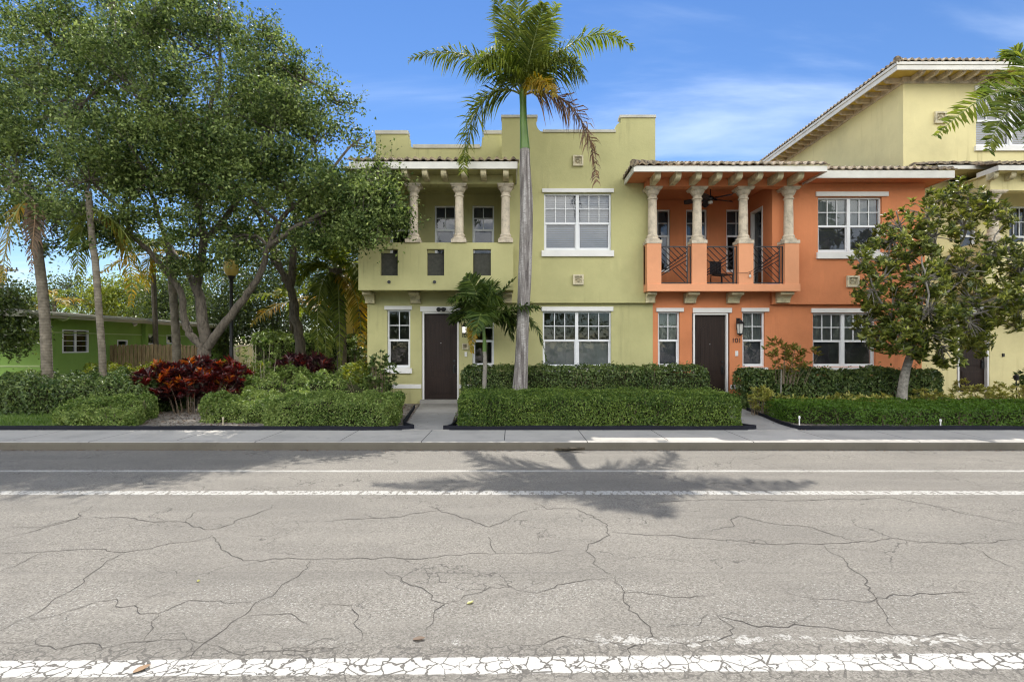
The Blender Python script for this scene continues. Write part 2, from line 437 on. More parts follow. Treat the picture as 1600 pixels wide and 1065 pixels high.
def asphalt_mat():
    m, nt, b = new_mat('worn_asphalt')
    co = geopos(nt)
    sep = nd(nt, 'ShaderNodeSeparateXYZ', {0: co}); sx, sy = sep.outputs[0], sep.outputs[1]
    v = nd(nt, 'ShaderNodeTexVoronoi', {'Vector': co, 'Scale': 95.0}).outputs['Color']
    vg = nd(nt, 'ShaderNodeSeparateColor', {0: v}).outputs[0]
    fine = noise(nt, co, 110, 4, 0.75)
    big = noise(nt, co, 0.6, 5, 0.6); med = noise(nt, mapping(nt, co, (0.5, 2.2, 1)), 1.2, 4, 0.6)
    agg = mth(nt, 'ADD', mth(nt, 'MULTIPLY', vg, 0.55), mth(nt, 'MULTIPLY', fine, 0.5))
    c = ramp(nt, agg, [(0.12, (0.085, 0.077, 0.065)), (0.40, (0.160, 0.148, 0.127)), (0.62, (0.205, 0.190, 0.164)), (0.90, (0.30, 0.28, 0.243))])
    c = mixc(nt, mth(nt, 'MULTIPLY', smooth(nt, big, 0.4, 0.65), 0.38), c, (0.135, 0.125, 0.11))
    patchy = smooth(nt, noise(nt, mapping(nt, co, (0.12, 1.0, 1)), 1.1, 3, .5), .5, .62)
    c = mixc(nt, mth(nt, 'MULTIPLY', patchy, 0.22), c, (0.125, 0.118, 0.104))
    oil = smooth(nt, noise(nt, co, 5.0, 3, .6), .66, .74)
    c = mixc(nt, mth(nt, 'MULTIPLY', oil, 0.28), c, (0.08, 0.074, 0.066))
    c = mixc(nt, mth(nt, 'MULTIPLY', smooth(nt, med, 0.45, 0.7), 0.22), c, (0.27, 0.25, 0.215))
    # lightly oiled wheel tracks and seam along the lane
    seam = mth(nt, 'SUBTRACT', 1.0, smooth(nt, mth(nt, 'ABSOLUTE', mth(nt, 'SUBTRACT', sy, 4.32)), 0.0, 0.03))
    c = mixc(nt, mth(nt, 'MULTIPLY', seam, 0.3), c, (0.12, 0.11, 0.10))
    # hairline cracks
    dco = nd(nt, 'ShaderNodeVectorMath', {0: co, 1: nd(nt, 'ShaderNodeTexNoise', {'Vector': co, 'Scale': 2.3, 'Detail': 4.0}).outputs['Color']}, operation='ADD').outputs[0]
    ve = nd(nt, 'ShaderNodeTexVoronoi', {'Vector': mapping(nt, dco, (0.55, 1, 1)), 'Scale': 0.95}, feature='DISTANCE_TO_EDGE').outputs[0]
    hair = mth(nt, 'MULTIPLY', mth(nt, 'SUBTRACT', 1.0, smooth(nt, ve, 0.002, 0.007)), smooth(nt, noise(nt, co, 0.9, 2), 0.42, 0.55))
    c = mixc(nt, mth(nt, 'MULTIPLY', hair, 0.65), c, (0.05, 0.045, 0.04))
    # alligator cracks that split the paint
    wob = noise(nt, co, 9, 3)
    va = nd(nt, 'ShaderNodeTexVoronoi', {'Vector': nd(nt, 'ShaderNodeVectorMath', {0: co, 1: mth(nt, 'MULTIPLY', wob, 0.14)}, operation='ADD').outputs[0], 'Scale': 10.5}, feature='DISTANCE_TO_EDGE').outputs[0]
    crackp = smooth(nt, mth(nt, 'ADD', va, mth(nt, 'MULTIPLY', mth(nt, 'SUBTRACT', noise(nt, co, 4, 2), 0.5), 0.18)), 0.03, 0.065)
    def band(yc, hw, slope=0.0, edge=0.02):
        y = mth(nt, 'SUBTRACT', sy, mth(nt, 'ADD', mth(nt, 'MULTIPLY', sx, slope), yc))
        y = mth(nt, 'ADD', mth(nt, 'ABSOLUTE', y), mth(nt, 'MULTIPLY', mth(nt, 'SUBTRACT', noise(nt, co, 14, 4), 0.5), edge*2))
        return mth(nt, 'SUBTRACT', 1.0, smooth(nt, y, hw-0.006, hw+0.006))
    wear = noise(nt, co, 60, 3, 0.7); patch = noise(nt, co, 2.0, 4)
    near = mth(nt, 'MULTIPLY', band(3.072, 0.079, 0.014), mth(nt, 'MULTIPLY', crackp, smooth(nt, mth(nt, 'ADD', wear, mth(nt, 'MULTIPLY', patch, 0.6)), 0.52, 0.66)))
    ghost = mth(nt, 'MULTIPLY', band(3.32, 0.036, 0.006, 0.13), mth(nt, 'MULTIPLY', crackp, smooth(nt, mth(nt, 'ADD', mth(nt, 'MULTIPLY', wear, 0.4), mth(nt, 'MULTIPLY', noise(nt, co, 1.3, 3), 0.9)), 0.64, 0.72)))
    ghost = mth(nt, 'MULTIPLY', ghost, mth(nt, 'MULTIPLY', smooth(nt, sx, -1.9, -0.4), 0.75))
    ticks = smooth(nt, noise(nt, mapping(nt, co, (1, 0.35, 1), (0, 0, 0.5)), 22, 3, 0.6), 0.40, 0.50)
    mid = mth(nt, 'MULTIPLY', band(6.67, 0.085, 0.0, 0.025), mth(nt, 'MULTIPLY', ticks, smooth(nt, wear, 0.36, 0.52)))
    far = mth(nt, 'MULTIPLY', mth(nt, 'MULTIPLY', band(7.83, 0.05, 0.0, 0.03), smooth(nt, mth(nt, 'ADD', wear, mth(nt, 'MULTIPLY', mth(nt, 'SUBTRACT', patch, .5), .35)), 0.36, 0.54)), .8)
    specks = mth(nt, 'MULTIPLY', mth(nt, 'MULTIPLY', smooth(nt, sy, 3.35, 3.6), mth(nt, 'SUBTRACT', 1.0, smooth(nt, sy, 4.05, 4.25))),
                 mth(nt, 'MULTIPLY', smooth(nt, noise(nt, co, 48, 3, 0.75), 0.57, 0.64), smooth(nt, noise(nt, co, 2.1, 3), 0.36, 0.55)))
    paint = mth(nt, 'MAXIMUM', mth(nt, 'MAXIMUM', near, ghost), mth(nt, 'MAXIMUM', mid, mth(nt, 'MAXIMUM', far, mth(nt, 'MULTIPLY', specks, 0.7))))
    pc = ramp(nt, fine, [(0.3, (0.34, 0.33, 0.305)), (0.7, (0.56, 0.55, 0.51))])
    zone = mth(nt, 'MULTIPLY', band(3.10, 0.17, 0.012, 0.05), mth(nt, 'SUBTRACT', 1.0, crackp))
    c = mixc(nt, mth(nt, 'MULTIPLY', zone, 0.55), c, (0.06, 0.055, 0.05))
    setc(nt, b, mixc(nt, paint, c, pc)); b.inputs['Roughness'].default_value = 0.85
    b.inputs['Specular IOR Level'].default_value = 0.3
    h = mth(nt, 'SUBTRACT', mth(nt, 'ADD', vg, fine), mth(nt, 'MULTIPLY', hair, 2.0))
    bump(nt, b, h, 0.45, 0.006)
    return m
M['asphalt'] = asphalt_mat()
M['crack'] = simple('open_crack_grit', (0.07, 0.062, 0.054), 1.0, 0.3, 9)

M['oakleaf'] = leaf_mat('oak_leaves', [(0.015, 0.034, 0.008), (0.049, 0.090, 0.019), (0.122, 0.182, 0.038), (0.34, 0.41, 0.14)], 0.5, 0.33, spec=0.25)
M['backleaf'] = leaf_mat('background_leaves', [(0.03, 0.05, 0.014), (0.06, 0.09, 0.02), (0.11, 0.15, 0.03)], 0.45, 0.4)
M['limeleaf'] = leaf_mat('lime_leaves', [(0.09, 0.13, 0.015), (0.17, 0.21, 0.025), (0.26, 0.27, 0.04)], 0.45, 0.45)
M['boxleaf'] = leaf_mat('clipped_hedge_leaves', [(0.028, 0.065, 0.010), (0.08, 0.145, 0.02), (0.24, 0.32, 0.07)], 0.4, 0.3, spec=.28)
M['ficusleaf'] = leaf_mat('dark_hedge_leaves', [(0.03, 0.06, 0.016), (0.075, 0.13, 0.03), (0.22, 0.28, 0.085)], 0.36, 0.3, spec=.38)
M['lowleaf'] = leaf_mat('groundcover_leaves', [(0.05, 0.11, 0.014), (0.08, 0.16, 0.02), (0.12, 0.21, 0.028)], 0.4, 0.35, spec=.28)
M['coverleaf'] = leaf_mat('pale_groundcover_leaves', [(0.055, 0.11, 0.02), (0.14, 0.215, 0.04), (0.34, 0.41, 0.13)], 0.4, 0.35, spec=.28)
M['yellowleaf'] = leaf_mat('variegated_leaves', [(0.16, 0.19, 0.03), (0.33, 0.33, 0.07), (0.50, 0.46, 0.13)], 0.4, 0.35)
M['crotonleaf'] = leaf_mat('croton_leaves', [(0.028, 0.012, 0.014), (0.042, 0.012, 0.013), (0.08, 0.015, 0.013), (0.22, 0.026, 0.013)], 0.3, 0.3)
M['crotontop'] = leaf_mat('croton_orange_leaves', [(0.30, 0.04, 0.012), (0.42, 0.10, 0.015), (0.50, 0.22, 0.025)], 0.3, 0.35)
M['plumleaf'] = leaf_mat('burgundy_leaves', [(0.028, 0.013, 0.018), (0.055, 0.018, 0.022), (0.10, 0.025, 0.025)], 0.3, 0.25)
M['magnolia'] = leaf_mat('magnolia_leaves', [(0.035, 0.058, 0.012), (0.08, 0.115, 0.02), (0.20, 0.25, 0.04), (0.44, 0.45, 0.10)], 0.42, 0.3, spec=0.7)
M['pinkleaf'] = leaf_mat('copper_tinged_leaves', [(0.08, 0.13, 0.02), (0.17, 0.22, 0.035), (0.28, 0.28, 0.06), (0.36, 0.13, 0.06)], 0.45, 0.4, spec=.3)
M['grass'] = leaf_mat('lawn_blades', [(0.06, 0.12, 0.02), (0.10, 0.18, 0.03), (0.15, 0.22, 0.05)], 0.5, 0.4)
M['frond'] = leaf_mat('palm_leaflets', [(0.05, 0.078, 0.016), (0.10, 0.135, 0.024), (0.20, 0.225, 0.045)], 0.75, 0.4, spec=.15)
M['frond_dark'] = leaf_mat('dark_palm_leaflets', [(0.026, 0.052, 0.013), (0.058, 0.098, 0.02), (0.12, 0.17, 0.03)], 0.5, 0.3, spec=.3)
M['frond_lush'] = leaf_mat('fresh_palm_leaflets', [(0.07, 0.115, 0.02), (0.14, 0.19, 0.028), (0.25, 0.285, 0.045)], 0.7, 0.45, spec=.15)
M['frond_yellow'] = leaf_mat('yellowing_palm_leaflets', [(0.15, 0.16, 0.02), (0.33, 0.24, 0.025), (0.48, 0.30, 0.04)], 0.45, 0.45)
M['frond_brown'] = leaf_mat('dying_palm_leaflets', [(0.09, 0.06, 0.035), (0.15, 0.09, 0.055), (0.23, 0.15, 0.08)], 0.6, 0.25)
M['rachis'] = simple('palm_rachis', (0.17, 0.20, 0.05), 0.5, 0.2, 5)
M['rachis_brown'] = simple('dry_palm_rachis', (0.24, 0.15, 0.08), 0.7, 0.2, 5)
# ------------------------------------------------------------------ foliage
def unit(a): return a / np.maximum(np.linalg.norm(a, axis=-1, keepdims=True), 1e-9)
def rdir(n): return unit(RNG.normal(size=(n, 3)))

def raw_mesh(name, verts, faces_list, mats, parent=None, org=None, midx=None):
    """verts (n,3); faces_list: list of index arrays (m,k)"""
    o0 = ORG[parent.name] if parent is not None else Vector(org or (0, 0, 0))
    me = bpy.data.meshes.new(name)
    verts = np.asarray(verts, np.float32) - np.array(o0, np.float32)
    me.vertices.add(len(verts)); me.vertices.foreach_set('co', verts.ravel())
    loops = np.concatenate([f.ravel() for f in faces_list]).astype(np.int32)
    tot = np.concatenate([np.full(len(f), f.shape[1]) for f in faces_list]).astype(np.int32)
    start = np.concatenate([[0], np.cumsum(tot)[:-1]]).astype(np.int32)
    me.loops.add(len(loops)); me.loops.foreach_set('vertex_index', loops)
    me.polygons.add(len(tot)); me.polygons.foreach_set('loop_start', start)
    try: me.polygons.foreach_set('loop_total', tot)
    except Exception: pass
    if not isinstance(mats, (list, tuple)): mats = [mats]
    for m in mats: me.materials.append(m)
    if midx is not None: me.polygons.foreach_set('material_index', np.concatenate(midx).astype(np.int32))
    me.update(calc_edges=True); me.validate()
    return link_mesh(name, me, parent, o0 if parent is None else None)

def leaf_verts(C, N, L, ratio=0.5, T=None, fold=0.12):
    n = len(C)
    if T is None:
        T = unit(np.cross(N, rdir(n)))
    else:
        T = unit(T); N = unit(N - T*np.sum(N*T, 1, keepdims=True))
    B = np.cross(N, T); L = np.broadcast_to(np.asarray(L, float), (n,))[:, None]
    W = L*ratio
    up = N*L*fold
    return np.stack([C - T*L*0.5, C - T*L*0.02 + B*W*0.5 + up, C + T*L*0.5 - up*0.3, C - T*L*0.02 - B*W*0.5 + up], 1)

def leaf_faces(n, off=0):
    i = np.arange(n)[:, None]*4 + off
    return np.concatenate([i + np.array([[0, 1, 2]]), i + np.array([[0, 2, 3]])], 1).reshape(-1, 3)

def leaves_obj(name, V, mat, parent=None, org=None):
    n = len(V)
    return raw_mesh(name, V.reshape(-1, 3), [leaf_faces(n)], mat, parent, org)

def lump(p, seed=0.0):                           # cheap smooth 3-D noise, about -1..1
    x, y, z = p[:, 0]+seed, p[:, 1]+seed*1.7, p[:, 2]-seed
    return (np.sin(2.1*x+1.3*np.sin(1.7*y+z)) + np.sin(2.7*y+1.1*np.sin(2.3*x)+.5) + np.sin(3.1*z+1.7*np.sin(1.9*x+1.2*y)))/3

def hedge(name, label, cat, box, leafm, n, size, rnd=0.18, rough=0.05, ratio=0.55, group=None, skew=None, stemm='stem', zbase=0.16, taper=0.0, flat=0.75):
    """clipped or loose bush: leaves on and just under a rounded box, woody core inside"""
    x0, x1, y0, y1, z0, z1 = box
    lo = np.array([x0, y0, z0]); hi = np.array([x1, y1, z1]); S = hi-lo; c = (lo+hi)/2
    areas = np.array([S[1]*S[2], S[1]*S[2], S[0]*S[2], S[0]*S[2]*0.35, S[0]*S[1]*1.0])
    k = RNG.choice(5, size=n, p=areas/areas.sum())
    u = RNG.random((n, 3))
    nr = np.zeros((n, 3))
    for f, (ax, v) in enumerate(((0, 0), (0, 1), (1, 0), (1, 1), (2, 1))):
        s = k == f
        u[s, ax] = v; nr[s, ax] = 1 if v else -1
    p = lo + u*S
    ilo, ihi = lo+rnd, hi-rnd
    ilo[2] = min(lo[2], ihi[2])
    q = np.clip(p, np.minimum(ilo, ihi), np.maximum(ilo, ihi))     # rounded box
    d = p-q; dn = np.linalg.norm(d, axis=1, keepdims=True)
    on = dn[:, 0] > 1e-6
    p[on] = q[on] + d[on]/dn[on]*rnd
    nr[on] = d[on]/dn[on]
    p += nr*(lump(p*1.6, x0)*rough*1.5 + lump(p*5, y0)*rough)[:, None]
    p -= nr*(RNG.exponential(0.035, n)[:, None]*size/0.05)
    stray = RNG.random(n) < .03                  # shoots that escaped the last clipping
    p[stray] += (nr[stray]*.5 + np.array([0, 0, .6]))*RNG.uniform(.02, .11, (int(stray.sum()), 1))
    if taper: p[:, 1] += (p[:, 2]-z0)*taper
    if skew is not None: p = skew(p)
    N = unit(nr*flat + RNG.normal(size=(n, 3))*0.62 + np.array([0, 0, .25]))
    L = size*RNG.uniform(0.65, 1.3, n)
    V = leaf_verts(p, N, L, ratio).reshape(-1, 3)
    # a few shoots that stand out of the clipped surface
    org = ((x0+x1)/2, (y0+y1)/2, z0)
    t = thing(name, label, cat, org, group)
    raw_mesh('foliage', V, [leaf_faces(n)], M[leafm], t)
    mb = MB()
    ns = max(6, int(S[0]*S[1]*7))
    for i in range(min(ns, 160)):
        a, b = random.uniform(.06, .94), random.uniform(.08, .92)
        bx, by = x0+S[0]*a, y0+S[1]*b
        for j in range(3):
            tx, ty = bx+random.gauss(0, .16), by+random.gauss(0, .16)
            tx = min(max(tx, x0+.05), x1-.05); ty = min(max(ty, y0+.05), y1-.05)
            pts = [(bx, by, zbase-.02), ((bx+tx)/2, (by+ty)/2, z0+S[2]*.45), (tx, ty, z0+S[2]*random.uniform(.75, .95))]
            if skew is not None:
                pts = [tuple(r) for r in skew(np.array(pts))]
            mb.tube(pts, [.012, .008, .004], 4, False)
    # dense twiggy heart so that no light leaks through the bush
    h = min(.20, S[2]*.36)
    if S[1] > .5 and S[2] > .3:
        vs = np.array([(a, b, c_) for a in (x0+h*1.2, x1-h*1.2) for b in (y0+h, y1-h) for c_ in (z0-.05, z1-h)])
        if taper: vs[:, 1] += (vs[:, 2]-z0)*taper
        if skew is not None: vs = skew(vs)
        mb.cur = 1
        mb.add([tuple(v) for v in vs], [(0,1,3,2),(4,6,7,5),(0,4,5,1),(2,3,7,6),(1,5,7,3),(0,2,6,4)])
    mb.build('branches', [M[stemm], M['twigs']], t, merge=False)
    return t

def whorls(tips, dirs, k, L, ratio=0.32, spread=0.9, droop=0.15):
    """k leaves round every shoot tip"""
    n = len(tips)
    tips = np.repeat(tips, k, 0); D = np.repeat(unit(dirs), k, 0)
    r = rdir(n*k); side = unit(r - D*np.sum(r*D, 1, keepdims=True))
    s = RNG.uniform(spread*.5, spread*1.25, (n*k, 1))
    T = unit(D*1.0 + side*s*1.6 + np.array([0, 0, -droop]))
    ln = L*RNG.uniform(.6, 1.25, n*k)
    N = unit(np.cross(T, np.cross(D, T)) + RNG.normal(size=(n*k, 3))*.25)
    back = RNG.uniform(0, .5, (n*k, 1))*L
    C = tips - D*back + T*ln[:, None]*.5
    return leaf_verts(C, N, ln, ratio, T, 0.14)

def bez(p0, p1, p2, p3, n):
    out = []
    for i in range(n):
        t = i/(n-1); u = 1-t
        out.append(Vector(p0)*u**3 + Vector(p1)*3*u*u*t + Vector(p2)*3*u*t*t + Vector(p3)*t**3)
    return out
def spline(pts, n=6):
    pts = [Vector(p) for p in pts]
    if len(pts) == 2: return [pts[0].lerp(pts[1], i/(n-1)) for i in range(n)]
    out = []
    ex = [2*pts[0]-pts[1]] + pts + [2*pts[-1]-pts[-2]]
    for i in range(1, len(ex)-2):
        a, b, c, d = ex[i-1], ex[i], ex[i+1], ex[i+2]
        for j in range(n):
            t = j/n
            out.append(0.5*((2*b) + (c-a)*t + (2*a-5*b+4*c-d)*t*t + (-a+3*b-3*c+d)*t**3))
    out.append(pts[-1])
    return out

def limb(mb, pts, r0, r1, seg=8, wob=0.0, sub=5):
    c = spline(pts, sub); n = len(c)
    if wob:
        for i in range(1, n-1): c[i] = c[i] + Vector((random.gauss(0, wob), random.gauss(0, wob), random.gauss(0, wob)))
    mb.tube(c, [r0 + (r1-r0)*(i/(n-1))**0.8 for i in range(n)], seg)
    return c

def crown_tree(name, label, cat, base, limbs, lobes, leafm, barkm, leaf=0.085, per=26, sig=0.26, twigs=True, ratio=0.55, group=None, clump=0, shoots=0):
    """limbs: list of (points, r0, r1) in world space; lobes: (centre, (rx,ry,rz), clusters)"""
    t = thing(name, label, cat, base, group)
    mb = MB(); nodes = []
    for pts, r0, r1 in limbs:
        c = limb(mb, pts, r0, r1, 10 if r0 > .12 else 7, r0*.10)
        nodes += c[len(c)//3:]
    Vs = []
    for (c, r, nc) in lobes:
        c = np.array(c); r = np.array(r if hasattr(r, '__len__') else (r, r, r))
        d = rdir(nc); rad = RNG.uniform(0.25, 1.0, (nc, 1))**0.55
        cl = c + d*rad*r*(1+0.18*lump(d*2.0, c[0])[:, None])
        if clump:                                # gather the leaf sprays round boughs so that gaps open between them
            ks = max(4, nc//clump)
            d2 = rdir(ks); sc = c + d2*RNG.uniform(.45, 1.0, (ks, 1))*r
            own = RNG.integers(0, ks, nc)
            cl = sc[own] + RNG.normal(size=(nc, 3))*r*.19*np.array([1.2, 1.2, .8])
            d = unit(cl-c)
        # twigs from the nearest limb point
        if twigs:
            NA = np.array([tuple(q) for q in nodes]) if nodes else np.array([base])
            hub = Vector(c) if not nodes else nodes[int(np.argmin(np.sum((NA-c)**2, 1)))]
            cc = Vector(tuple(c))
            b1 = hub.lerp(cc, .65) + Vector((0, 0, .12))
            mb.tube(spline([hub, b1, cc], 4), [.05, .045, .04, .036, .032, .03, .028, .025, .02][:9], 5, False)
            for i in range(min(nc, 14)):
                e = Vector(tuple(cl[i]))
                m = cc.lerp(e, .5) + Vector((random.gauss(0, .1), random.gauss(0, .1), random.gauss(.05, .08)))
                mb.tube([b1.lerp(cc, random.random()), m, e], [.022, .014, .005], 4, False)
        n = nc*per
        cen = np.repeat(cl, per, 0)
        sg = np.repeat(RNG.uniform(.6, 1.35, (nc, 1))*sig, per, 0)
        pp = cen + RNG.normal(size=(n, 3))*sg*np.array([1.15, 1.15, .7])
        out = np.repeat(d, per, 0)
        N = unit(RNG.normal(size=(n, 3)) + np.array([0, 0, .55]) + out*.35)
        Vs.append(leaf_verts(pp, N, leaf*RNG.uniform(.65, 1.35, n), ratio))
        if shoots:                                # upright wispy shoots on the outline
            ns = int(nc*shoots)
            idx = RNG.choice(nc, ns)
            for i in idx:
                if d[i, 2] < -.1: continue
                e0 = cl[i]; dr = unit((d[i]*.6 + np.array([0, 0, .8]) + RNG.normal(size=3)*.25)[None])[0]
                ln = random.uniform(.35, .9)
                mb.tube([Vector(tuple(e0)), Vector(tuple(e0+dr*ln*.9))], [.007, .003], 3, False)
                kk = 16
                s = RNG.random((kk, 1))
                q = e0 + dr*ln*s + RNG.normal(size=(kk, 3))*.05
                Vs.append(leaf_verts(q, unit(RNG.normal(size=(kk, 3))+dr*.3), leaf*RNG.uniform(.6, 1.2, kk), ratio))
    mb.build('trunk', M[barkm], t, smooth=True, merge=False, angle=60)
    leaves_obj('crown', np.concatenate(Vs), M[leafm], t)
    return t

# ------------------------------------------------------------------ palms
def frond(parent, p0, p1, p2, p3, ll=0.55, n=55, w=0.034, droop=0.45, plume=0.35, mat='frond', rach='rachis', face=None, bare=0.12, r=0.028, ragged=0.0, forward=0.75, name='frond'):
    pts = bez(p0, p1, p2, p3, 18)
    mb = MB()
    mb.tube(pts, [r*(1-.82*i/17) for i in range(18)], 6, False)
    A = np.array([tuple(q) for q in pts]); s = np.linspace(0, 1, 18)
    tt = np.linspace(bare, 0.995, n)
    tt = np.clip(tt + RNG.normal(size=n)*.004, bare, .995)
    B = np.stack([np.interp(tt, s, A[:, i]) for i in range(3)], 1)
    Tn = np.stack([np.interp(tt, s, np.gradient(A[:, i])) for i in range(3)], 1); Tn = unit(Tn)
    up = np.array([0, 0, 1.0]) if face is None else np.array(face, float)
    S = np.cross(Tn, up); bad = np.linalg.norm(S, axis=1) < .12
    S[bad] = np.array([1, 0, 0]); S = unit(S)
    Nn = unit(np.cross(S, Tn))
    v, q4, q3 = [], [], []
    verts = []
    g = np.array([0, 0, -1.0])
    for sd in (-1, 1):
        prof = np.clip(np.sin(np.pi*np.clip(tt*.86+.16, 0, 1))**.6, .25, 1)
        L = ll*prof*RNG.uniform(.8, 1.15, n)
        if ragged: L *= np.where(RNG.random(n) < ragged, RNG.uniform(.0, .6, n), 1)
        fw = forward*RNG.uniform(.7, 1.25, n)[:, None]
        D = unit(S*sd + Tn*fw + Nn*(RNG.normal(size=(n, 1))*plume + .12))
        dr = droop*RNG.uniform(.6, 1.4, n)[:, None]
        L = L[:, None]
        mid = B + D*L*.52 + g*L*dr*.16
        tip = B + D*L*(.98-.25*dr) + g*L*dr*.62
        Wd = unit(np.cross(D, Nn + RNG.normal(size=(n, 3))*.35))*w*.5
        verts.append(np.stack([B-Wd*.45, B+Wd*.45, mid-Wd, mid+Wd, tip], 1))
    V = np.concatenate(verts); m = len(V)
    off = np.arange(m)[:, None]*5
    quads = off + np.array([[0, 1, 3, 2]]); tris = off + np.array([[2, 3, 4]])
    # rachis and leaflets are one frond
    rv = np.array([tuple(p) for p in mb.v]); rf = np.array(mb.f)
    allv = np.concatenate([V.reshape(-1, 3), rv])
    return raw_mesh(name, allv, [quads, tris, rf + m*5], [M[mat], M[rach]], parent,
                    midx=[np.zeros(m), np.zeros(m), np.ones(len(rf))])

def frond_px(parent, D0, base, ctrl, **kw):
    """control points given as (col, row, distance offset) of the photograph"""
    ps = [P(c[0], c[1], D0 + c[2]) for c in (base, *ctrl)]
    return frond(parent, *ps, **kw)

def radial_fronds(parent, top, count, length, elev=(-10, 75), mats=('frond',), start=0.0, **kw):
    top = Vector(top)
    for i in range(count):
        az = start + i*2.399963
        e = math.radians(elev[1] + (elev[0]-elev[1])*((i+.5)/count)**.9 + random.gauss(0, 5))
        L = length*random.uniform(.85, 1.1)
        h = Vector((math.cos(az), math.sin(az), 0))
        d = h*math.cos(e) + Vector((0, 0, math.sin(e)))
        p1 = top + d*L*.38
        p2 = p1 + (d*.6 + h*.35 + Vector((0, 0, -.30)))*L*.36
        p3 = p2 + (h*.55 + Vector((0, 0, -.75)) + d*.15)*L*.34
        frond(parent, top, p1, p2, p3, mat=mats[i % len(mats)], **kw)
# ================================================================== SETTING
def struct(name, mb, mat, **kw):
    return tag(mb.build(name, mat, None, (0, 0, 0), **kw), kind='structure')

mb = MB(); mb.add([(-90, -45, 0), (90, -45, 0), (90, 9.4, 0), (-90, 9.4, 0)], [(0, 1, 2, 3)])
struct('road', mb, M['asphalt'])
mb = MB(); mb.add([(-400, 9.3, -.05), (400, 9.3, -.05), (400, 600, -.05), (-400, 600, -.05)], [(0, 1, 2, 3)])
mb.add([(-400, -400, -.06), (400, -400, -.06), (400, -44.9, -.06), (-400, -44.9, -.06)], [(0, 1, 2, 3)])
struct('ground', mb, M['soil'])
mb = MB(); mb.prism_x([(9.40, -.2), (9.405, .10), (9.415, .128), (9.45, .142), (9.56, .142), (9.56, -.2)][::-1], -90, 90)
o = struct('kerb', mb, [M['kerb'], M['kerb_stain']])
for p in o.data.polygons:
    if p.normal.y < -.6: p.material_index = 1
mb = MB(); mb.box(-90, 90, 9.565, 10.72, -.2, .14)
struct('sidewalk', mb, M['sidewalk'])
mb = MB(); mb.box(-90, 90, 10.725, 60, -.2, .125)
struct('planting_bed', mb, M['soil'])
mb = MB(); mb.prism_z([(-2.17, 10.72), (-1.24, 10.72), (-1.50, 15.75), (-2.62, 15.75)], .0, .146)
struct('front_path', mb, M['path'])
mb = MB(); mb.prism_z([(4.66, 10.72), (5.66, 10.72), (6.22, 15.75), (5.22, 15.75)], .0, .146)
struct('front_path', mb, M['path'])

# open cracks of the carriageway: thin irregular strips lying 3 mm above the asphalt
Z5 = [[(0,330),(120,327),(235,300),(390,295),(430,303),(580,310),(640,333),(690,328),(800,285),(850,255)],
 [(0,365),(100,340),(235,300),(290,260)],[(0,408),(130,403),(290,393),(370,403),(450,395),(600,370),(665,350)],
 [(400,400),(300,460),(220,525),(150,570),(90,605),(0,650)],[(665,355),(690,390),(725,415),(760,430),(970,425),(1280,425),(1400,412),(1550,408),(1600,405)],
 [(970,430),(900,495),(800,560),(720,625),(640,685),(560,740),(490,805)],[(90,608),(180,600),(270,570),(365,550),(420,570),(495,595),(540,575),(620,555),(700,562),(800,560)],
 [(495,595),(480,640),(450,680)],[(0,687),(110,677),(130,695),(260,688),(450,683),(640,685)],[(130,695),(60,720),(0,740)],
 [(1340,260),(1430,290),(1530,325),(1600,293)],[(1525,355),(1550,408)],[(1200,460),(1270,500),(1340,530),(1390,565),(1355,600),(1335,670)],
 [(1390,565),(1500,530),(1600,510)],[(1000,560),(1100,570),(1120,600),(1105,625),(1130,680)],[(1000,310),(1200,297),(1400,270)],
 [(770,603),(910,595),(970,630)],[(130,405),(60,440),(0,465)],[(580,310),(600,290),(640,270)],[(420,570),(480,540),(520,525)],[(640,685),(760,725),(900,708),(1040,705),(1130,680)]]
Z6 = [[(0,290),(80,265)],[(70,250),(110,270),(200,268),(300,320),(305,350),(230,400),(280,455),(320,475)],[(0,407),(60,407),(210,400)],
 [(310,340),(450,350),(610,362),(780,378),(970,378),(1080,372),(1180,360),(1400,378),(1560,363),(1600,365)],
 [(970,380),(1040,430),(1110,490),(1140,560),(1180,630),(1230,660)],[(1400,380),(1500,425),(1590,460)],
 [(610,340),(690,325),(710,290),(840,318),(960,335),(1080,370)],[(0,515),(80,530),(200,495),(300,485)],[(330,525),(480,540),(600,540),(640,530)],
 [(320,480),(350,560),(400,610),(440,665),(420,690),(360,705),(380,805)],[(0,690),(100,690),(160,665),(330,690),(420,690)],
 [(440,665),(540,690),(690,660),(695,640),(640,600),(770,637),(880,628),(1040,650),(1200,662),(1350,655),(1450,672),(1480,690)],
 [(850,530),(960,550),(1120,558),(1250,540),(1370,530),(1500,545)],[(1430,628),(1520,640),(1570,638)],[(1170,230),(1300,255),(1420,285),(1600,320)],
 [(430,250),(600,240),(900,243),(1170,235)]]
mb = MB()
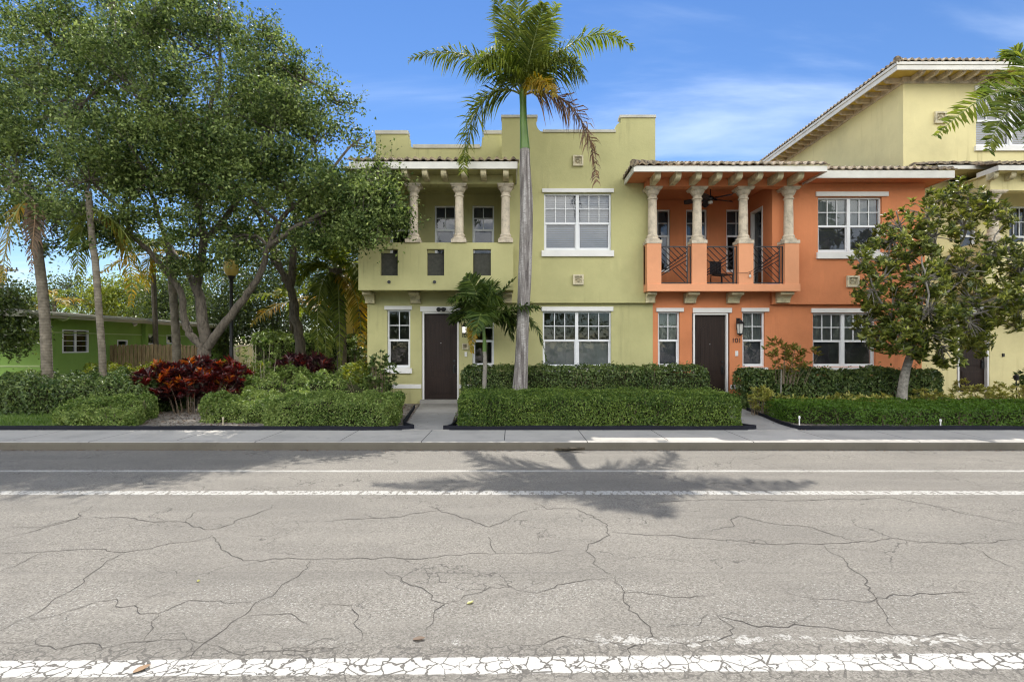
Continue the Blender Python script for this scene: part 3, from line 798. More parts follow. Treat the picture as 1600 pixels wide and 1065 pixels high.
def crack(pts, wscale):
    g = [G(x, y, .003) for x, y in pts]
    fine = []
    for a, b in zip(g[:-1], g[1:]):
        k = max(2, int((b-a).length/.05))
        nrm = Vector((-(b-a).y, (b-a).x, 0)).normalized()
        off = 0
        for i in range(k):
            off = off*.72 + random.gauss(0, .019)*(0 if i == 0 else 1)
            fine.append(a.lerp(b, i/k) + nrm*off*math.sin(math.pi*i/k))
    fine.append(g[-1])
    L, R = [], []
    n = len(fine); w = .004
    for i, p in enumerate(fine):
        d = fine[min(i+1, n-1)]-fine[max(i-1, 0)]
        nr = Vector((-d.y, d.x, 0)).normalized()
        w = max(.0022, min(.006, w*.9+.0004 + random.gauss(0, .0008)))
        e = min(1, i/5, (n-1-i)/5)
        ww = w*wscale*(e+.1)
        ww *= max(.8, min(1.7, p.y/4.2)); ww = max(ww, (.00085*p.y)*(e*.6+.4)*random.uniform(.8, 1.2)); L.append(p+nr*ww*random.uniform(.5, 1.2)); R.append(p-nr*ww*random.uniform(.5, 1.2))
    mb.add([tuple(p) for p in L+R], [(i, i+1, n+i+1, n+i) for i in range(n-1)])
for i, c in enumerate(Z5): crack([(x/2, 660+y/2) for x, y in c], random.uniform(.42, .8))
for i, c in enumerate(Z6): crack([(800+x/2, 660+y/2) for x, y in c], random.uniform(.42, .8))
struct('road_cracks', mb, M['crack'], merge=False)

# ================================================================== HOUSE HELPERS
def r4(px0, px1, py0, py1, D):                   # photograph rectangle -> x0,x1,z0,z1 on the plane at distance D
    return (X(px0, D), X(px1, D), Z(py1, D), Z(py0, D))

def window(house, px, D, nx, cols=1, meet=0.52, upper='blind', lower='blind', glass='glass', glass_low=None, lintel=None, sill=None, label=None, depth=.07, name='window', proud=.05):
    """double-hung window: white frame and muntins, panes, blinds, lintel and sill. px = hole (x0,x1,y0,y1)"""
    x0, x1, z0, z1 = r4(*px, D)
    y = D + depth
    f = .045
    mb = MB()
    mb.box(x0, x0+f, y, y+.09, z0, z1); mb.box(x1-f, x1, y, y+.09, z0, z1)
    mb.box(x0+f, x1-f, y, y+.09, z0, z0+f); mb.box(x0+f, x1-f, y, y+.09, z1-f, z1)
    zm = z0 + (z1-z0)*(1-meet)
    W = (x1-x0)/cols
    panes = MB(); low = MB()
    for c in range(cols):
        a, b = x0+W*c, x0+W*(c+1)
        if c: mb.box(a-.045, a+.045, y-.008, y+.085, z0+f, z1-f)
        ia = a + (f if c == 0 else .045); ib = b - (f if c == cols-1 else .045)
        mb.box(ia, ib, y+.012, y+.07, zm-.03, zm+.03)
        mb.box(ia, ia+.028, y+.03, y+.08, z0+f, zm-.03); mb.box(ib-.028, ib, y+.03, y+.08, z0+f, zm-.03)
        mb.box(ia+.028, ib-.028, y+.03, y+.08, z0+f, z0+f+.04)
        zc = (zm+.03+z1-f)/2
        for k in range(1, nx):
            xx = ia + (ib-ia)*k/nx
            mb.box(xx-.011, xx+.011, y+.02, y+.045, zm+.03, zc-.011); mb.box(xx-.011, xx+.011, y+.02, y+.045, zc+.011, z1-f)
        mb.box(ia, ib, y+.018, y+.047, zc-.011, zc+.011)
        panes.add([(ia, y+.05, zm), (ib, y+.05, zm), (ib, y+.05, z1-f), (ia, y+.05, z1-f)], [(0,1,2,3)])
        low.add([(ia, y+.06, z0+f), (ib, y+.06, z0+f), (ib, y+.06, zm), (ia, y+.06, zm)], [(0,1,2,3)])
    w = mb.build(name, M['vinyl'], house, merge=False)
    if label: w['label'] = label
    panes.build('pane', M[glass], w); low.build('pane', M[glass_low or glass], w)
    for kind, a, b in ((upper, zm, z1-f), (lower, z0+f, zm)):
        if kind in (None, ''): continue
        s = MB()
        if kind in ('blind',):
            k = int((b-a)/.05)
            for i in range(k):
                zz = a + (b-a)*(i+.5)/k
                s.add([(x0+f, y+.115, zz-.027), (x1-f, y+.115, zz-.027), (x1-f, y+.138, zz+.022), (x0+f, y+.138, zz+.022)], [(0,1,2,3)])
            s.build('blind', M['blind'], w, merge=False)
        else:
            k = 26 if kind == 'curtain' else 2
            vs = []
            for i in range(k+1):
                xx = x0+f + (x1-x0-2*f)*i/k
                yy = y+.13 + (.018*math.sin(i*1.9) if kind == 'curtain' else 0)
                vs += [(xx, yy, a), (xx, yy, b)]
            s.add(vs, [(2*i, 2*i+2, 2*i+3, 2*i+1) for i in range(k)])
            s.build('curtain' if kind == 'curtain' else 'shade', M[kind], w, smooth=True)
    if lintel:
        a, b, c, d = r4(*lintel, D)
        MB().box(a, b, D-proud, D+.02, c, d).build('lintel', M['white'], w, bevel=.008)
    if sill:
        a, b, c, d = r4(*sill, D)
        MB().box(a, b, D-proud-.02, D+.06, c, d).build('sill', M['white'], w, bevel=.008)
    return w

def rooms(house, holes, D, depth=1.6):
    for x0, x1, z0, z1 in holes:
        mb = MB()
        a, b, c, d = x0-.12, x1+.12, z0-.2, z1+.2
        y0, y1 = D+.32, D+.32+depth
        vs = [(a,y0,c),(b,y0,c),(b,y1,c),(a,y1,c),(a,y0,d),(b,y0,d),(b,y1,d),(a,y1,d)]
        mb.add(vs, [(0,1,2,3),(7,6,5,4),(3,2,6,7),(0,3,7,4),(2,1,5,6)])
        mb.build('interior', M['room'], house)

def column(house, x, y, z0, z1, r=.115, mat='stone'):
    mb = MB()
    b = r*1.78
    mb.box(x-b, x+b, y-b, y+b, z0, z0+.09)
    h = z1-z0
    prof = [(b*.92, z0+.09), (b*.98, z0+.12), (b*.92, z0+.155), (r*1.28, z0+.165), (r*1.30, z0+.19), (r*1.38, z0+.215), (r*1.28, z0+.245), (r*1.06, z0+.265),
            (r*1.04, z0+h*.45), (r*.96, z1-.33), (r*1.16, z1-.325), (r*1.2, z1-.305), (r*1.14, z1-.285), (r*.98, z1-.275), (r*1.0, z1-.21), (r*1.2, z1-.20),
            (r*1.42, z1-.15), (r*1.62, z1-.10), (r*1.66, z1-.075)]
    mb.lathe(prof, x, y, 24)
    mb.box(x-b*.97, x+b*.97, y-b*.97, y+b*.97, z1-.075, z1-.04)
    mb.box(x-b*1.08, x+b*1.08, y-b*1.08, y+b*1.08, z1-.04, z1)
    return mb.build('column', M[mat], house, smooth=True, merge=False, angle=40)

def corbel(house, x0, x1, ywall, proj, ztop, h, mat='stone_yellow', name='corbel'):
    pr = [(ywall, ztop), (ywall-proj, ztop), (ywall-proj, ztop-h*.24), (ywall-proj*.95, ztop-h*.27)]
    for i in range(9):
        a = math.pi/2*i/8
        pr.append((ywall-proj*.93+proj*.62*math.sin(a), ztop-h*.28-h*.70*(1-math.cos(a))))
    pr += [(ywall-proj*.28, ztop-h), (ywall, ztop-h)]
    return MB().prism_x(pr, x0, x1).build(name, M[mat], house, bevel=.006)

def rafter_tail(house, x, w, y0, y1, ztop, h, mat='stone_yellow'):
    pr = [(y1, ztop), (y0, ztop), (y0, ztop-h*.35)]
    for i in range(1, 7):
        a = math.pi/2*i/6
        pr.append((y0+.16*(1-math.cos(a)), ztop-h*.35-h*.65*math.sin(a)))
    pr += [(y1, ztop-h)]
    return MB().prism_x(pr, x-w/2, x+w/2).build('rafter_tail', M[mat], house, bevel=.004)

def ornament(house, px, D, mat='tile_plate'):
    x0, x1, z0, z1 = r4(*px, D); y = D
    cx, cz, s = (x0+x1)/2, (z0+z1)/2, (x1-x0)/2
    mb = MB(); t = s*.3
    mb.box(x0+.002, x1-.002, y-.012, y+.02, z0+.002, z1-.002)
    for a, b, c, d in ((x0, x1, z0, z0+t), (x0, x1, z1-t, z1)): mb.box(a, b, y-.07, y+.01, c, d)
    for a, b, c, d in ((x0, x0+t, z0+t, z1-t), (x1-t, x1, z0+t, z1-t)): mb.box(a, b, y-.07, y+.01, c, d)
    for k in range(8):                            # eight-petalled flower
        a = k*math.pi/4; q = s*.42
        d = Vector((math.cos(a), 0, math.sin(a))); n = Vector((-math.sin(a), 0, math.cos(a)))
        c = Vector((cx, y-.02, cz))
        p = [c+d*s*.10, c+d*q*.75+n*s*.13, c+d*q*1.35, c+d*q*.75-n*s*.13]
        mb.add([tuple(v) for v in p] + [tuple(c+d*q*.75+Vector((0, -.045, 0)))], [(0,1,4),(1,2,4),(2,3,4),(3,0,4)])
    return mb.build('wall_ornament', M[mat], house, merge=False)

def tiles(house, poly_test, x0, x1, yf, ztop, depth, slope, tw=.21, course=.33, axis='y', flip=1, name='tile_roof', caps=(), deck=True):
    """barrel tiles on a plane rising from the eave; axis 'y': eave along X rising to +Y; axis 'x': eave along Y rising to +-X"""
    mb = MB()
    nu = max(2, int(round((x1-x0)/tw))); nv = max(1, int(math.ceil(depth/course)))
    sub = 8
    us = np.linspace(x0, x1, nu*sub+1)
    ph = (np.arange(nu*sub+1) % sub)/sub
    barrel = np.where(ph < .62, np.abs(np.sin(np.pi*np.minimum(ph, .62)/.62))**.8*.066, -.012*np.sin(np.pi*(ph-.62)/.38))
    cs = math.sqrt(1+slope*slope)
    for j in range(nv):
        a, b = j*course, min(depth, (j+1)*course+.04)
        za, zb = .030, .0
        jit = [random.gauss(0, .004) for _ in range(nu+1)]
        def pt(u, d, z, k):
            z = z + jit[k//sub]
            h = ztop + d*slope + z
            if axis == 'y': return (u, yf + d, h)
            return (yf + flip*d, u, h)
        keep = [poly_test((us[k]+us[k+1])/2, (a+b)/2) for k in range(nu*sub)]
        row = []
        for k in range(nu*sub+1):
            row += [pt(us[k], a, barrel[k]+za, k), pt(us[k], b, barrel[k]+zb, k), pt(us[k], a+.004, min(barrel[k]*.55, .03)-.004, k)]
        fs = []
        for k in range(nu*sub):
            if keep[k]:
                f1 = (3*k, 3*k+3, 3*k+4, 3*k+1); f2 = (3*k+2, 3*k+5, 3*k+3, 3*k)
                fs += [f1, f2] if axis == 'y' or flip < 0 else [f1[::-1], f2[::-1]]
        mb.add(row, fs)
    for (p, q) in caps:                           # half-round cap tiles along hips and ridges
        p, q = Vector(p), Vector(q); d = q-p; n = max(1, int(d.length/.36)); d /= n
        for i in range(n):
            a, b = p+d*i, p+d*(i+1.12)
            mb.tube([a+Vector((0, 0, .03)), b+Vector((0, 0, .01))], [.10, .085], 10)
    return mb.build(name, M['rooftile'], house, smooth=True, merge=False, angle=50)

def text_mesh(txt, size, name, mat, parent, x, y, z, depth=.012):
    cu = bpy.data.curves.new('house_number_curve', 'FONT'); cu.body = txt; cu.size = size; cu.extrude = depth/2; cu.align_x = 'CENTER'; cu.align_y = 'CENTER'
    ob = bpy.data.objects.new('house_number_tmp', cu); COL.objects.link(ob)
    dg = bpy.context.evaluated_depsgraph_get()
    me = bpy.data.meshes.new_from_object(ob.evaluated_get(dg))
    bpy.data.objects.remove(ob)
    me.transform(Matrix.Rotation(math.pi/2, 4, 'X'))
    o0 = ORG[parent.name]
    me.transform(Matrix.Translation(Vector((x, y, z)) - o0))
    me.materials.clear(); me.materials.append(mat)
    o = link_mesh(name, me, parent)
    return o

def wall_lantern(house, px, py, D, w, h, glass):
    x, z = X(px, D), Z(py, D); y = D-.13
    mb = MB()
    mb.box(x-w*.28, x+w*.28, D-.02, D+.01, z-h*.1, z+h*.75)
    mb.tube([(x, D-.01, z+h*.45), (x, D-.07, z+h*.72), (x, y, z+h*.66), (x, y, z+h*.45)], .012, 6)
    mb.lathe([(w*.18, z+h*.62), (w*.34, z+h*.5), (w*.62, z+h*.36), (w*.60, z+h*.32)], x, y, 6)
    for k in range(6):
        a = 2*math.pi*k/6
        mb.bar((x+w*.52*math.cos(a), y+w*.52*math.sin(a), z+h*.33), (x+w*.38*math.cos(a), y+w*.38*math.sin(a), z-h*.38), .007)
    mb.lathe([(w*.42, z-h*.36), (w*.42, z-h*.41), (w*.2, z-h*.47), (w*.05, z-h*.55)], x, y, 6)
    l = mb.build('wall_lantern', M['black'], house, merge=False)
    MB().lathe([(w*.34, z-h*.36), (w*.46, z+h*.32)], x, y, 6).build('lantern_glass', M[glass], l)
    return l

def front_door(house, px, D, frame_l=True, frame_r=True, lintel=None, arch=True, handle_px=None, label=None, lock_py=None):
    x0, x1, z0, z1 = r4(*px, D); y = D+.09
    mb = MB()
    mb.box(x0, x1, y, y+.05, z0, z1)
    t = .012; W = x1-x0; Hh = z1-z0
    a, b = x0+W*.16, x1-W*.16
    # raised panels: a tall one with an arched head, a low one below
    zt = z1-Hh*.10; zs = z1-Hh*.16; zmid = z0+Hh*.33; zlow = z0+Hh*.27; zb = z0+Hh*.07
    n = 10
    arc = [(b - (b-a)*i/n, zs + (zt-zs)*math.sin(math.pi*i/n)) for i in range(n+1)] if arch else [(b, zt), (a, zt)]
    outer = [(a, zmid), (b, zmid)] + arc
    mb.prism(outer, y-t, y+.002)
    cx, cz = (a+b)/2, (zmid+zs)/2
    inner = [(cx+(p-cx)*.86, cz+(q-cz)*.94) for p, q in outer]
    mb.prism(inner, y-t*1.9, y-t)
    mb.prism([(a, zb), (b, zb), (b, zlow), (a, zlow)], y-t, y+.002)
    mb.prism([(a+.04, zb+.04), (b-.04, zb+.04), (b-.04, zlow-.04), (a+.04, zlow-.04)], y-t*1.9, y-t)
    for k in range(1, 4):
        xx = a+(b-a)*k/4
        mb.box(xx-.004, xx+.004, y-t*1.9-.003, y-t*1.9, zmid+.08, zs-.05)
    d = mb.build('front_door', M['door'], house, bevel=.004, merge=False)
    if label: d['label'] = label
    f = MB(); w = .055
    if frame_l: f.box(x0-w, x0-.004, D-.012, D+.12, z0, z1+w)
    if frame_r: f.box(x1+.004, x1+w, D-.012, D+.12, z0, z1+w)
    f.box(x0-.003, x1+.003, D-.012, D+.12, z1+.004, z1+w)
    f.build('door_frame', M['white'], d, bevel=.005, merge=False)
    if lintel:
        p, q, r, s = r4(*lintel, D)
        MB().box(p, q, D-.05, D+.01, r, s).build('lintel', M['white'], d, bevel=.008)
    hx = x1-W*.09; hz = z0+Hh*.40
    MB().lathe([(.028, 0), (.028, .012), (.02, .016)], 0, 0, 12)
    h = MB()
    h.box(hx-.03, hx+.03, y-.03, y, hz-.22, hz+.02)
    h.tube([(hx, y-.02, hz-.02), (hx, y-.075, hz-.05), (hx, y-.075, hz-.17), (hx, y-.02, hz-.2)], .011, 8)
    h.build('handle', M['black'], d, merge=False)
    MB().tube([(hx, y, hz+.14), (hx, y-.03, hz+.14)], .034, 12).build('deadbolt', M['black'], d)
    MB().tube([((x0+x1)/2, y-t*2, z0+Hh*.66), ((x0+x1)/2, y-t*2-.008, z0+Hh*.66)], .012, 10).build('peephole', M['steel'], d)
    return d

# ================================================================== GREEN TOWNHOUSE
LW, UP = 15.75, 15.60                             # lower wall plane, overhanging upper wall plane
def build_green():
    h = thing('townhouse', 'green two-storey townhouse with stepped parapet and loggia, its dark front door numbered 100', 'house', (0, LW, .15), 'terraced townhouses')
    xl, xr = X(574, LW), X(1020, LW)
    zo = Z(473, UP)
    lowpx = {'a': (605, 641, 484, 575), 'door': (659, 717, 487, 625), 'b': (738, 772, 490, 572), 'c': (848, 955, 486, 574)}
    holes = [r4(*v, LW) for v in lowpx.values()]
    w = MB()
    w.grid_wall(xl, xr, .1, zo, LW, LW+.25, holes)
    w.box(xl, X(800, LW), LW, LW+.25, zo, 3.36)
    w.box(xl, xl+.2, LW+.25, 26, .1, 3.36); w.box(xr-.2, xr, LW+.25, 26, .1, zo)
    # upper block right
    bx0, bx1 = X(784, UP), X(1024, UP)
    uw = r4(850, 955, 302, 391, UP)
    ztopR = Z(206, UP)
    w.grid_wall(bx0, bx1, zo, ztopR, UP, UP+.25, [uw])
    w.box(bx0, bx0+.2, UP+.25, 26, 3.36, ztopR); w.box(bx1-.2, bx1, UP+.25, 26, zo, ztopR)
    w.box(xl, bx1, 25.8, 26.0, .1, 7.6)
    # stepped parapet with concave shoulders
    zh, zl = Z(183, UP), ztopR
    def shoulder(xa, za, xb, zb, n=8):           # quarter circle from the high top down to the low top
        return [(xa+(xb-xa)*(1-math.cos(math.pi/2*i/n)), za+(zb-za)*math.sin(math.pi/2*i/n)) for i in range(n+1)]
    q0, q1 = X(838, UP), X(849, UP)
    w.prism([(bx0, zl), (q1, zl)] + [(q1-(q1-q0)*math.sin(math.pi/2*i/8), zl+(Z(192, UP)-zl)*(1-math.cos(math.pi/2*i/8))) for i in range(9)][1:] + [(q0, zh), (bx0, zh)], UP, UP+.25)
    q2, q3 = X(960, UP), X(970, UP)
    w.prism([(q2, zl), (bx1, zl), (bx1, zh), (q3, zh)] + [(q3-(q3-q2)*math.sin(math.pi/2*i/8), Z(192, UP)+(zl-Z(192, UP))*(1-math.cos(math.pi/2*i/8))) for i in range(8)][0:], UP, UP+.25)
    # left block behind the loggia
    BK = 16.70
    lz1 = Z(231, BK)
    lwpx = [(609, 641, 321, 432), (679, 712, 321, 432), (738, 772, 321, 432)]
    lh = [r4(*v, BK) for v in lwpx]
    lx0, lx1 = X(587, BK), bx0
    w.grid_wall(lx0, lx1, 3.42, lz1, BK, BK+.25, lh)
    w.box(lx0, lx0+.2, BK+.25, 25.8, 3.42, lz1)
    zh2 = Z(209, BK)
    a0, a1 = X(637, BK), X(645, BK)
    w.prism([(lx0, lz1), (a1, lz1), (a1-.08, lz1+.05), (a0+.05, zh2-.12), (a0, zh2-.08), (a0, zh2), (lx0, zh2)], BK, BK+.25)
    b0, b1 = X(748, BK), X(756, BK)
    w.prism([(b0, lz1), (lx1, lz1), (lx1, zh2), (b1, zh2), (b1, zh2-.08), (b1-.05, zh2-.12), (b0+.08, lz1+.05)], BK, BK+.25)
    w.build('wall', M['green'], h)
    # roof slabs
    r = MB(); r.box(lx0+.2, bx0, BK+.25, 25.8, 7.3, 7.5); r.box(bx0+.2, bx1-.2, UP+.25, 25.8, 7.32, 7.52)
    r.build('flat_roof', M['gravelroof'], h)
    # copings
    def cop(pa, pb, py, D, t=5): MB().box(X(pa, D), X(pb, D), D-.035, D+.29, Z(py+t, D)+.002, Z(py, D)).build('parapet_coping', M['coping'], h, bevel=.008)
    cop(783, 840, 180, UP, 4.5); cop(848, 962, 203, UP, 4.5); cop(968, 1025, 180, UP, 4.5)
    cop(586, 638, 204, BK, 6); cop(645, 750, 226, BK, 6); cop(755, 784, 204, BK, 6)
    # balcony
    BF = 14.80
    b = MB()
    bl, br = X(560, BF), X(802, BF)
    zb, zt = Z(453, BF), Z(379, BF)
    bh = [r4(*v, BF) for v in ((594, 621.5, 389, 430.5), (667, 694, 389, 430.5), (739, 767, 389, 430.5))]
    b.grid_wall(bl, br, zb, zt, BF, BF+.2, bh)
    b.box(bl, bl+.2, BF+.2, BK, zb, zt); b.box(br-.2, br, BF+.2, UP, zb, zt)
    b.box(bl+.2, br-.2, BF+.2, BK, zb+.03, 3.46)
    b.build('balcony', M['green'], h)
    for x0, x1, z0, z1 in bh:
        s = MB()
        s.box(x0, x1, BF+.13, BF+.145, z0, z1-.10)
        s.box(x0, x1, BF+.11, BF+.15, z1-.115, z1-.095)
        s.build('balcony_screen', M['screen'], h, merge=False)
    for px in (608, 679, 751):
        MB().tube([(X(px, BF), BF+.02, Z(440.5, BF)), (X(px, BF), BF-.03, Z(440.5, BF))], .045, 14).build('scupper', M['black'], h)
    for p0, p1 in ((567, 582), (639, 655), (712, 727), (786, 800)):
        corbel(h, X(p0, 15.4), X(p1, 15.4), LW+.02 if p0 < 780 else UP+.02, .46 if p0 < 780 else .36, zb-.003, .29)
    for p in (577, 646.5, 717.5, 790): column(h, X(p, 14.95), 14.95, zt+.002, Z(289.5, 14.95))
    # beam and eave
    e = MB()
    e.box(bl+.03, br-.02, 14.82, 15.12, Z(289.5, 14.95)+.002, 6.445)
    e.box(bl+.03, bl+.3, 15.12, BK, Z(289.5, 14.95)+.002, 6.445)
    e.box(-4.45, X(806, 14.25), 14.26, BK, 6.45, 6.50)
    e.build('loggia_beam', M['green'], h)
    f = MB(); ef = 14.22
    f.box(X(545, ef), X(808.5, ef), ef, ef+.035, Z(263.5, ef), Z(252.5, ef))
    f.box(X(808.5, ef)-.035, X(808.5, ef), ef+.035, UP-.003, Z(263.5, ef), Z(252.5, ef))
    f.build('fascia', M['fascia'], h, bevel=.006)
    for px in (577, 605, 635, 666, 695, 726, 756, 790.5): rafter_tail(h, X(px, 14.6), .145, ef+.08, 14.81, 6.448, .19)
    ex0, ex1 = X(543, ef), X(811, ef)
    tiles(h, lambda u, d: u < bx0+.35 or ef-.03+d < UP, ex0, ex1, ef-.03, Z(251, ef), BK-ef, .27)
    # windows
    window(h, lowpx['a'], LW, 2, upper='', lower='', lintel=(601, 644, 478, 484), sill=(601, 644, 575, 583))
    window(h, lowpx['b'], LW, 2, upper='', lower='', sill=(735, 775, 572, 579), lintel=(735, 775, 482, 490))
    window(h, lowpx['c'], LW, 3, 2, upper='', lower='curtain', lintel=(846, 958, 479, 486), sill=(846, 958, 574, 581))
    window(h, (850, 955, 302, 391), UP, 3, 2, lintel=(847, 959, 295, 301), sill=(846, 959, 391.5, 401))
    for v in lwpx: window(h, v, BK, 2, meet=.34, upper='blind_dark', lower='')
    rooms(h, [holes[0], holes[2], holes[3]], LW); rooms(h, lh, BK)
    front_door(h, (663, 714, 490, 625), LW, lintel=(657, 720, 478.5, 486.5), arch=False)
    tr = MB()
    for a, b_ in ((xl, X(658.5, LW)), (X(717.5, LW), xr)): tr.box(a, b_, LW-.022, LW+.01, Z(606.5, LW), Z(600, LW))
    tr.build('band_course', M['white'], h, bevel=.004)
    MB().box(X(657, LW), X(719, LW), LW-.14, LW+.3, .1, .245).build('door_step', M['path'], h, bevel=.01)
    ornament(h, (895, 911, 243.5, 260), UP); ornament(h, (895, 911.5, 429, 445), UP)
    ornament(h, (722.5, 732, 536, 545.5), LW)
    wall_lantern(h, 726, 515, LW, .15, .26, 'lantern_glass')
    n = text_mesh('100', .17, 'house_number', M['black'], h, X(727, LW), LW-.012, Z(524, LW))
    MB().box(X(726, LW), X(730, LW), LW-.025, LW, Z(557, LW), Z(549.5, LW)).build('door_bell', M['white'], h, bevel=.004)
    fl = MB(); y = LW-.06
    fl.box(X(684, y), X(697, y), y-.03, y+.012, Z(484, y), Z(481, y))
    for p in (686.5, 694):
        fl.tube([(X(p, y), y-.03, Z(482, y)), (X(p, y), y-.17, Z(484, y))], [.035, .065], 12)
    f_ = fl.build('floodlight', M['black'], h, merge=False)
    MB().lathe([(.058, 0), (.05, .01)], 0, 0, 12)
    return h
build_green()

# ================================================================== ORANGE TOWNHOUSE
def build_orange():
    h = thing('townhouse', 'orange two-storey townhouse with four-column balcony, its dark arched-panel door numbered 101', 'house', (7.9, LW, .15), 'terraced townhouses')
    xl, xr = X(1020, LW)+.004, 11.86
    zo = Z(475, UP)
    lp = {'a': (1028, 1062, 487, 573), 'door': (1081, 1140, 489, 626), 'b': (1160, 1195, 487, 573), 'c': (1270, 1368, 489, 573)}
    holes = [r4(*v, LW) for v in lp.values()]
    BK = 17.35
    w = MB()
    w.grid_wall(xl, xr, .1, zo, LW, LW+.25, holes)
    zb = 3.36
    ux0, ux1 = X(1211, UP), 11.84
    w.box(xl, ux0-.08, LW, LW+.25, zo, zb)
    ztop = 6.45
    w.grid_wall(ux0-.08, ux1, zo, ztop, UP, UP+.25, [r4(1278, 1378, 308, 394, UP)])
    # loggia return wall with balcony door, back wall
    rx = ux0-.08
    dz0, dz1 = 3.46, Z(327, 16.6)
    w.box(rx, rx+.2, UP+.25, 16.18, zb, ztop); w.box(rx, rx+.2, 17.0, BK, zb, ztop); w.box(rx, rx+.2, 16.18, 17.0, dz1, ztop)
    bp = [(1011, 1047, 327, 425), (1072, 1105, 327, 425), (1135, 1169, 327, 425)]
    bh = [r4(*v, BK) for v in bp]
    bx0 = 4.17
    w.grid_wall(bx0, rx+.2, 3.46, ztop, BK, BK+.25, bh)
    w.box(xr-.2, xr, LW+.25, 26, .1, zo); w.box(ux1-.2, ux1, UP+.25, 26, zo, ztop)
    w.box(xl, xr, 25.8, 26, .1, ztop)
    w.build('wall', M['orange'], h)
    # roof deck + soffit
    ef = 14.40
    e0, e1 = X(990, ef), X(1293, ef)
    zs = 6.46
    d = MB()
    d.box(e0+.03, e1-.03, ef+.03, UP-.003, zs, zs+.05); d.box(4.17, e1-.03, UP-.003, 25.9, zs, zs+.05)
    # beam over the columns
    zc = Z(293, 15.3)
    d.box(X(1012, 15.15), X(1248, 15.15), 15.17, 15.45, zc, zs)
    d.box(X(1226, 15.15), X(1248, 15.15), 15.45, UP, zc, zs)
    d.box(X(1012, 15.15), X(1012, 15.15)+.28, 15.45, UP-.003, zc, zs)
    d.box(4.17, e1, UP-.0, BK, zc+.3, zc+.36)
    d.build('loggia_beam', M['orange'], h)
    f = MB()
    zf0, zf1 = Z(268, ef), Z(259, ef)
    f.box(e0, e1, ef, ef+.035, zf0, zf1)
    f.box(e0, e0+.035, ef+.035, UP-.004, zf0, zf1); f.box(e1-.035, e1, ef+.035, UP, zf0, zf1)
    f.build('fascia', M['fascia'], h, bevel=.006)
    sl = .335; zt = Z(258, ef)
    def front(u, dd): return u > e0-.05+dd*.95 and u < e1+.06-max(0, dd-.15)*.0 and (u > 4.2 or ef+dd < UP)
    rid = (e0+1.2/.95*.95, UP, zt+1.2*sl)
    tiles(h, front, e0-.05, e1+.05, ef-.04, zt, 3.6, sl, caps=[((e0-.02, ef-.02, zt+.02), (4.16, ef+.95, zt+.96*sl))])
    tiles(h, lambda u, dd: (u-ef) > dd*1.02-.02 and u < UP and dd < .98, ef-.05, UP, e0-.05, zt, 1.0, sl, axis='x', flip=1)
    r = MB(); r.prism_x([(ef+3.5, zs+.06), (ef+3.5, zt+3.55*sl), (26, zs+.06)][::-1], 4.17, e1)
    r.build('rear_roof', M['rooftile'], h)
    for k in range(8):
        px = 1024 + k*31.3
        rafter_tail(h, X(px, 14.85), .15, ef+.14, 15.2, zs-.002, .20)
    # lower right roof
    g0, g1 = X(1276, 15.05), X(1492, 15.05)
    g = MB(); gz0, gz1 = Z(278, 15.05), Z(266, 15.05)
    g.box(g0, g1, 15.05, 15.085, gz0, gz1); g.box(g1-.035, g1, 15.085, 16.2, gz0, gz1); g.box(g0, g0+.035, 15.085, UP, gz0, gz1)
    g.build('fascia', M['fascia'], h, bevel=.006)
    MB().box(g0+.035, g1-.035, 15.085, 16.1, gz0+.02, gz0+.06).build('soffit', M['orange'], h)
    gzt = Z(265, 15.05)
    tiles(h, lambda u, dd: u > e1+.06 or dd < .2, X(1283, 15.05), g1+.05, 15.02, gzt, 4.2, .32)
    # balcony
    BF = 15.18
    s = MB()
    b0, b1 = X(1011, BF), X(1250, BF)
    z0, zt_ = Z(455, BF), Z(380, BF)
    zr = Z(443.5, BF)
    s.box(b0, b1, BF-.03, BF+.22, z0, zr)
    s.box(b0, b0+.18, BF+.22, UP-.003, z0, zt_-.03)
    s.box(b1-.18, b1, BF+.22, UP-.003, z0, zt_-.03)
    s.box(b0+.18, b1-.18, BF+.22, UP, z0+.02, zr-.06)
    piers = ((1011, 1033.5), (1081.5, 1104.5), (1154.5, 1177.5), (1226.5, 1249))
    for p, q in piers: s.box(X(p, BF), X(q, BF), BF, BF+.40, zr, zt_)
    s.build('balcony', M['orange_light'], h, bevel=.01, merge=False)
    fl = MB(); fl.box(4.17, rx+.2, UP, BK, zb, 3.455); fl.build('balcony_floor', M['path'], h)
    for p, q in piers: column(h, X((p+q)/2, BF)+.0, BF+.20, zt_+.002, zc, r=.122)
    for p, q in ((1011, 1025), (1074, 1092), (1142, 1161), (1217, 1238)):
        corbel(h, X(p, 15.4), X(q, 15.4), LW+.02 if p < 1200 and p > 1020 else UP+.02, .46 if 1020 < p < 1200 else .34, z0-.003, .29)
    # railings: fretwork of slanting bars
    for i in range(3):
        x0, x1 = X(piers[i][1], BF)+.015, X(piers[i+1][0], BF)-.10
        za, zb_ = zr+.03, zt_-.06; y = BF+.12
        m = MB(); t = .013
        for xx in (x0, x1): m.box(xx-t, xx+t, y-t, y+t, za-.02, zb_)
        m.box(x0+t, x1-t, y-t, y+t, zb_-.03, zb_); m.box(x0+t, x1-t, y-t, y+t, za, za+.025)
        m.box(x1+.10-.02, x1+.10, y-t, y+t, za-.02, zb_); m.box(x1+t, x1+.08, y-.006, y+.006, zb_-.03, zb_-.01); m.box(x1+t, x1+.08, y-.006, y+.006, za, za+.02)
        Wd, Hh = x1-x0, zb_-za
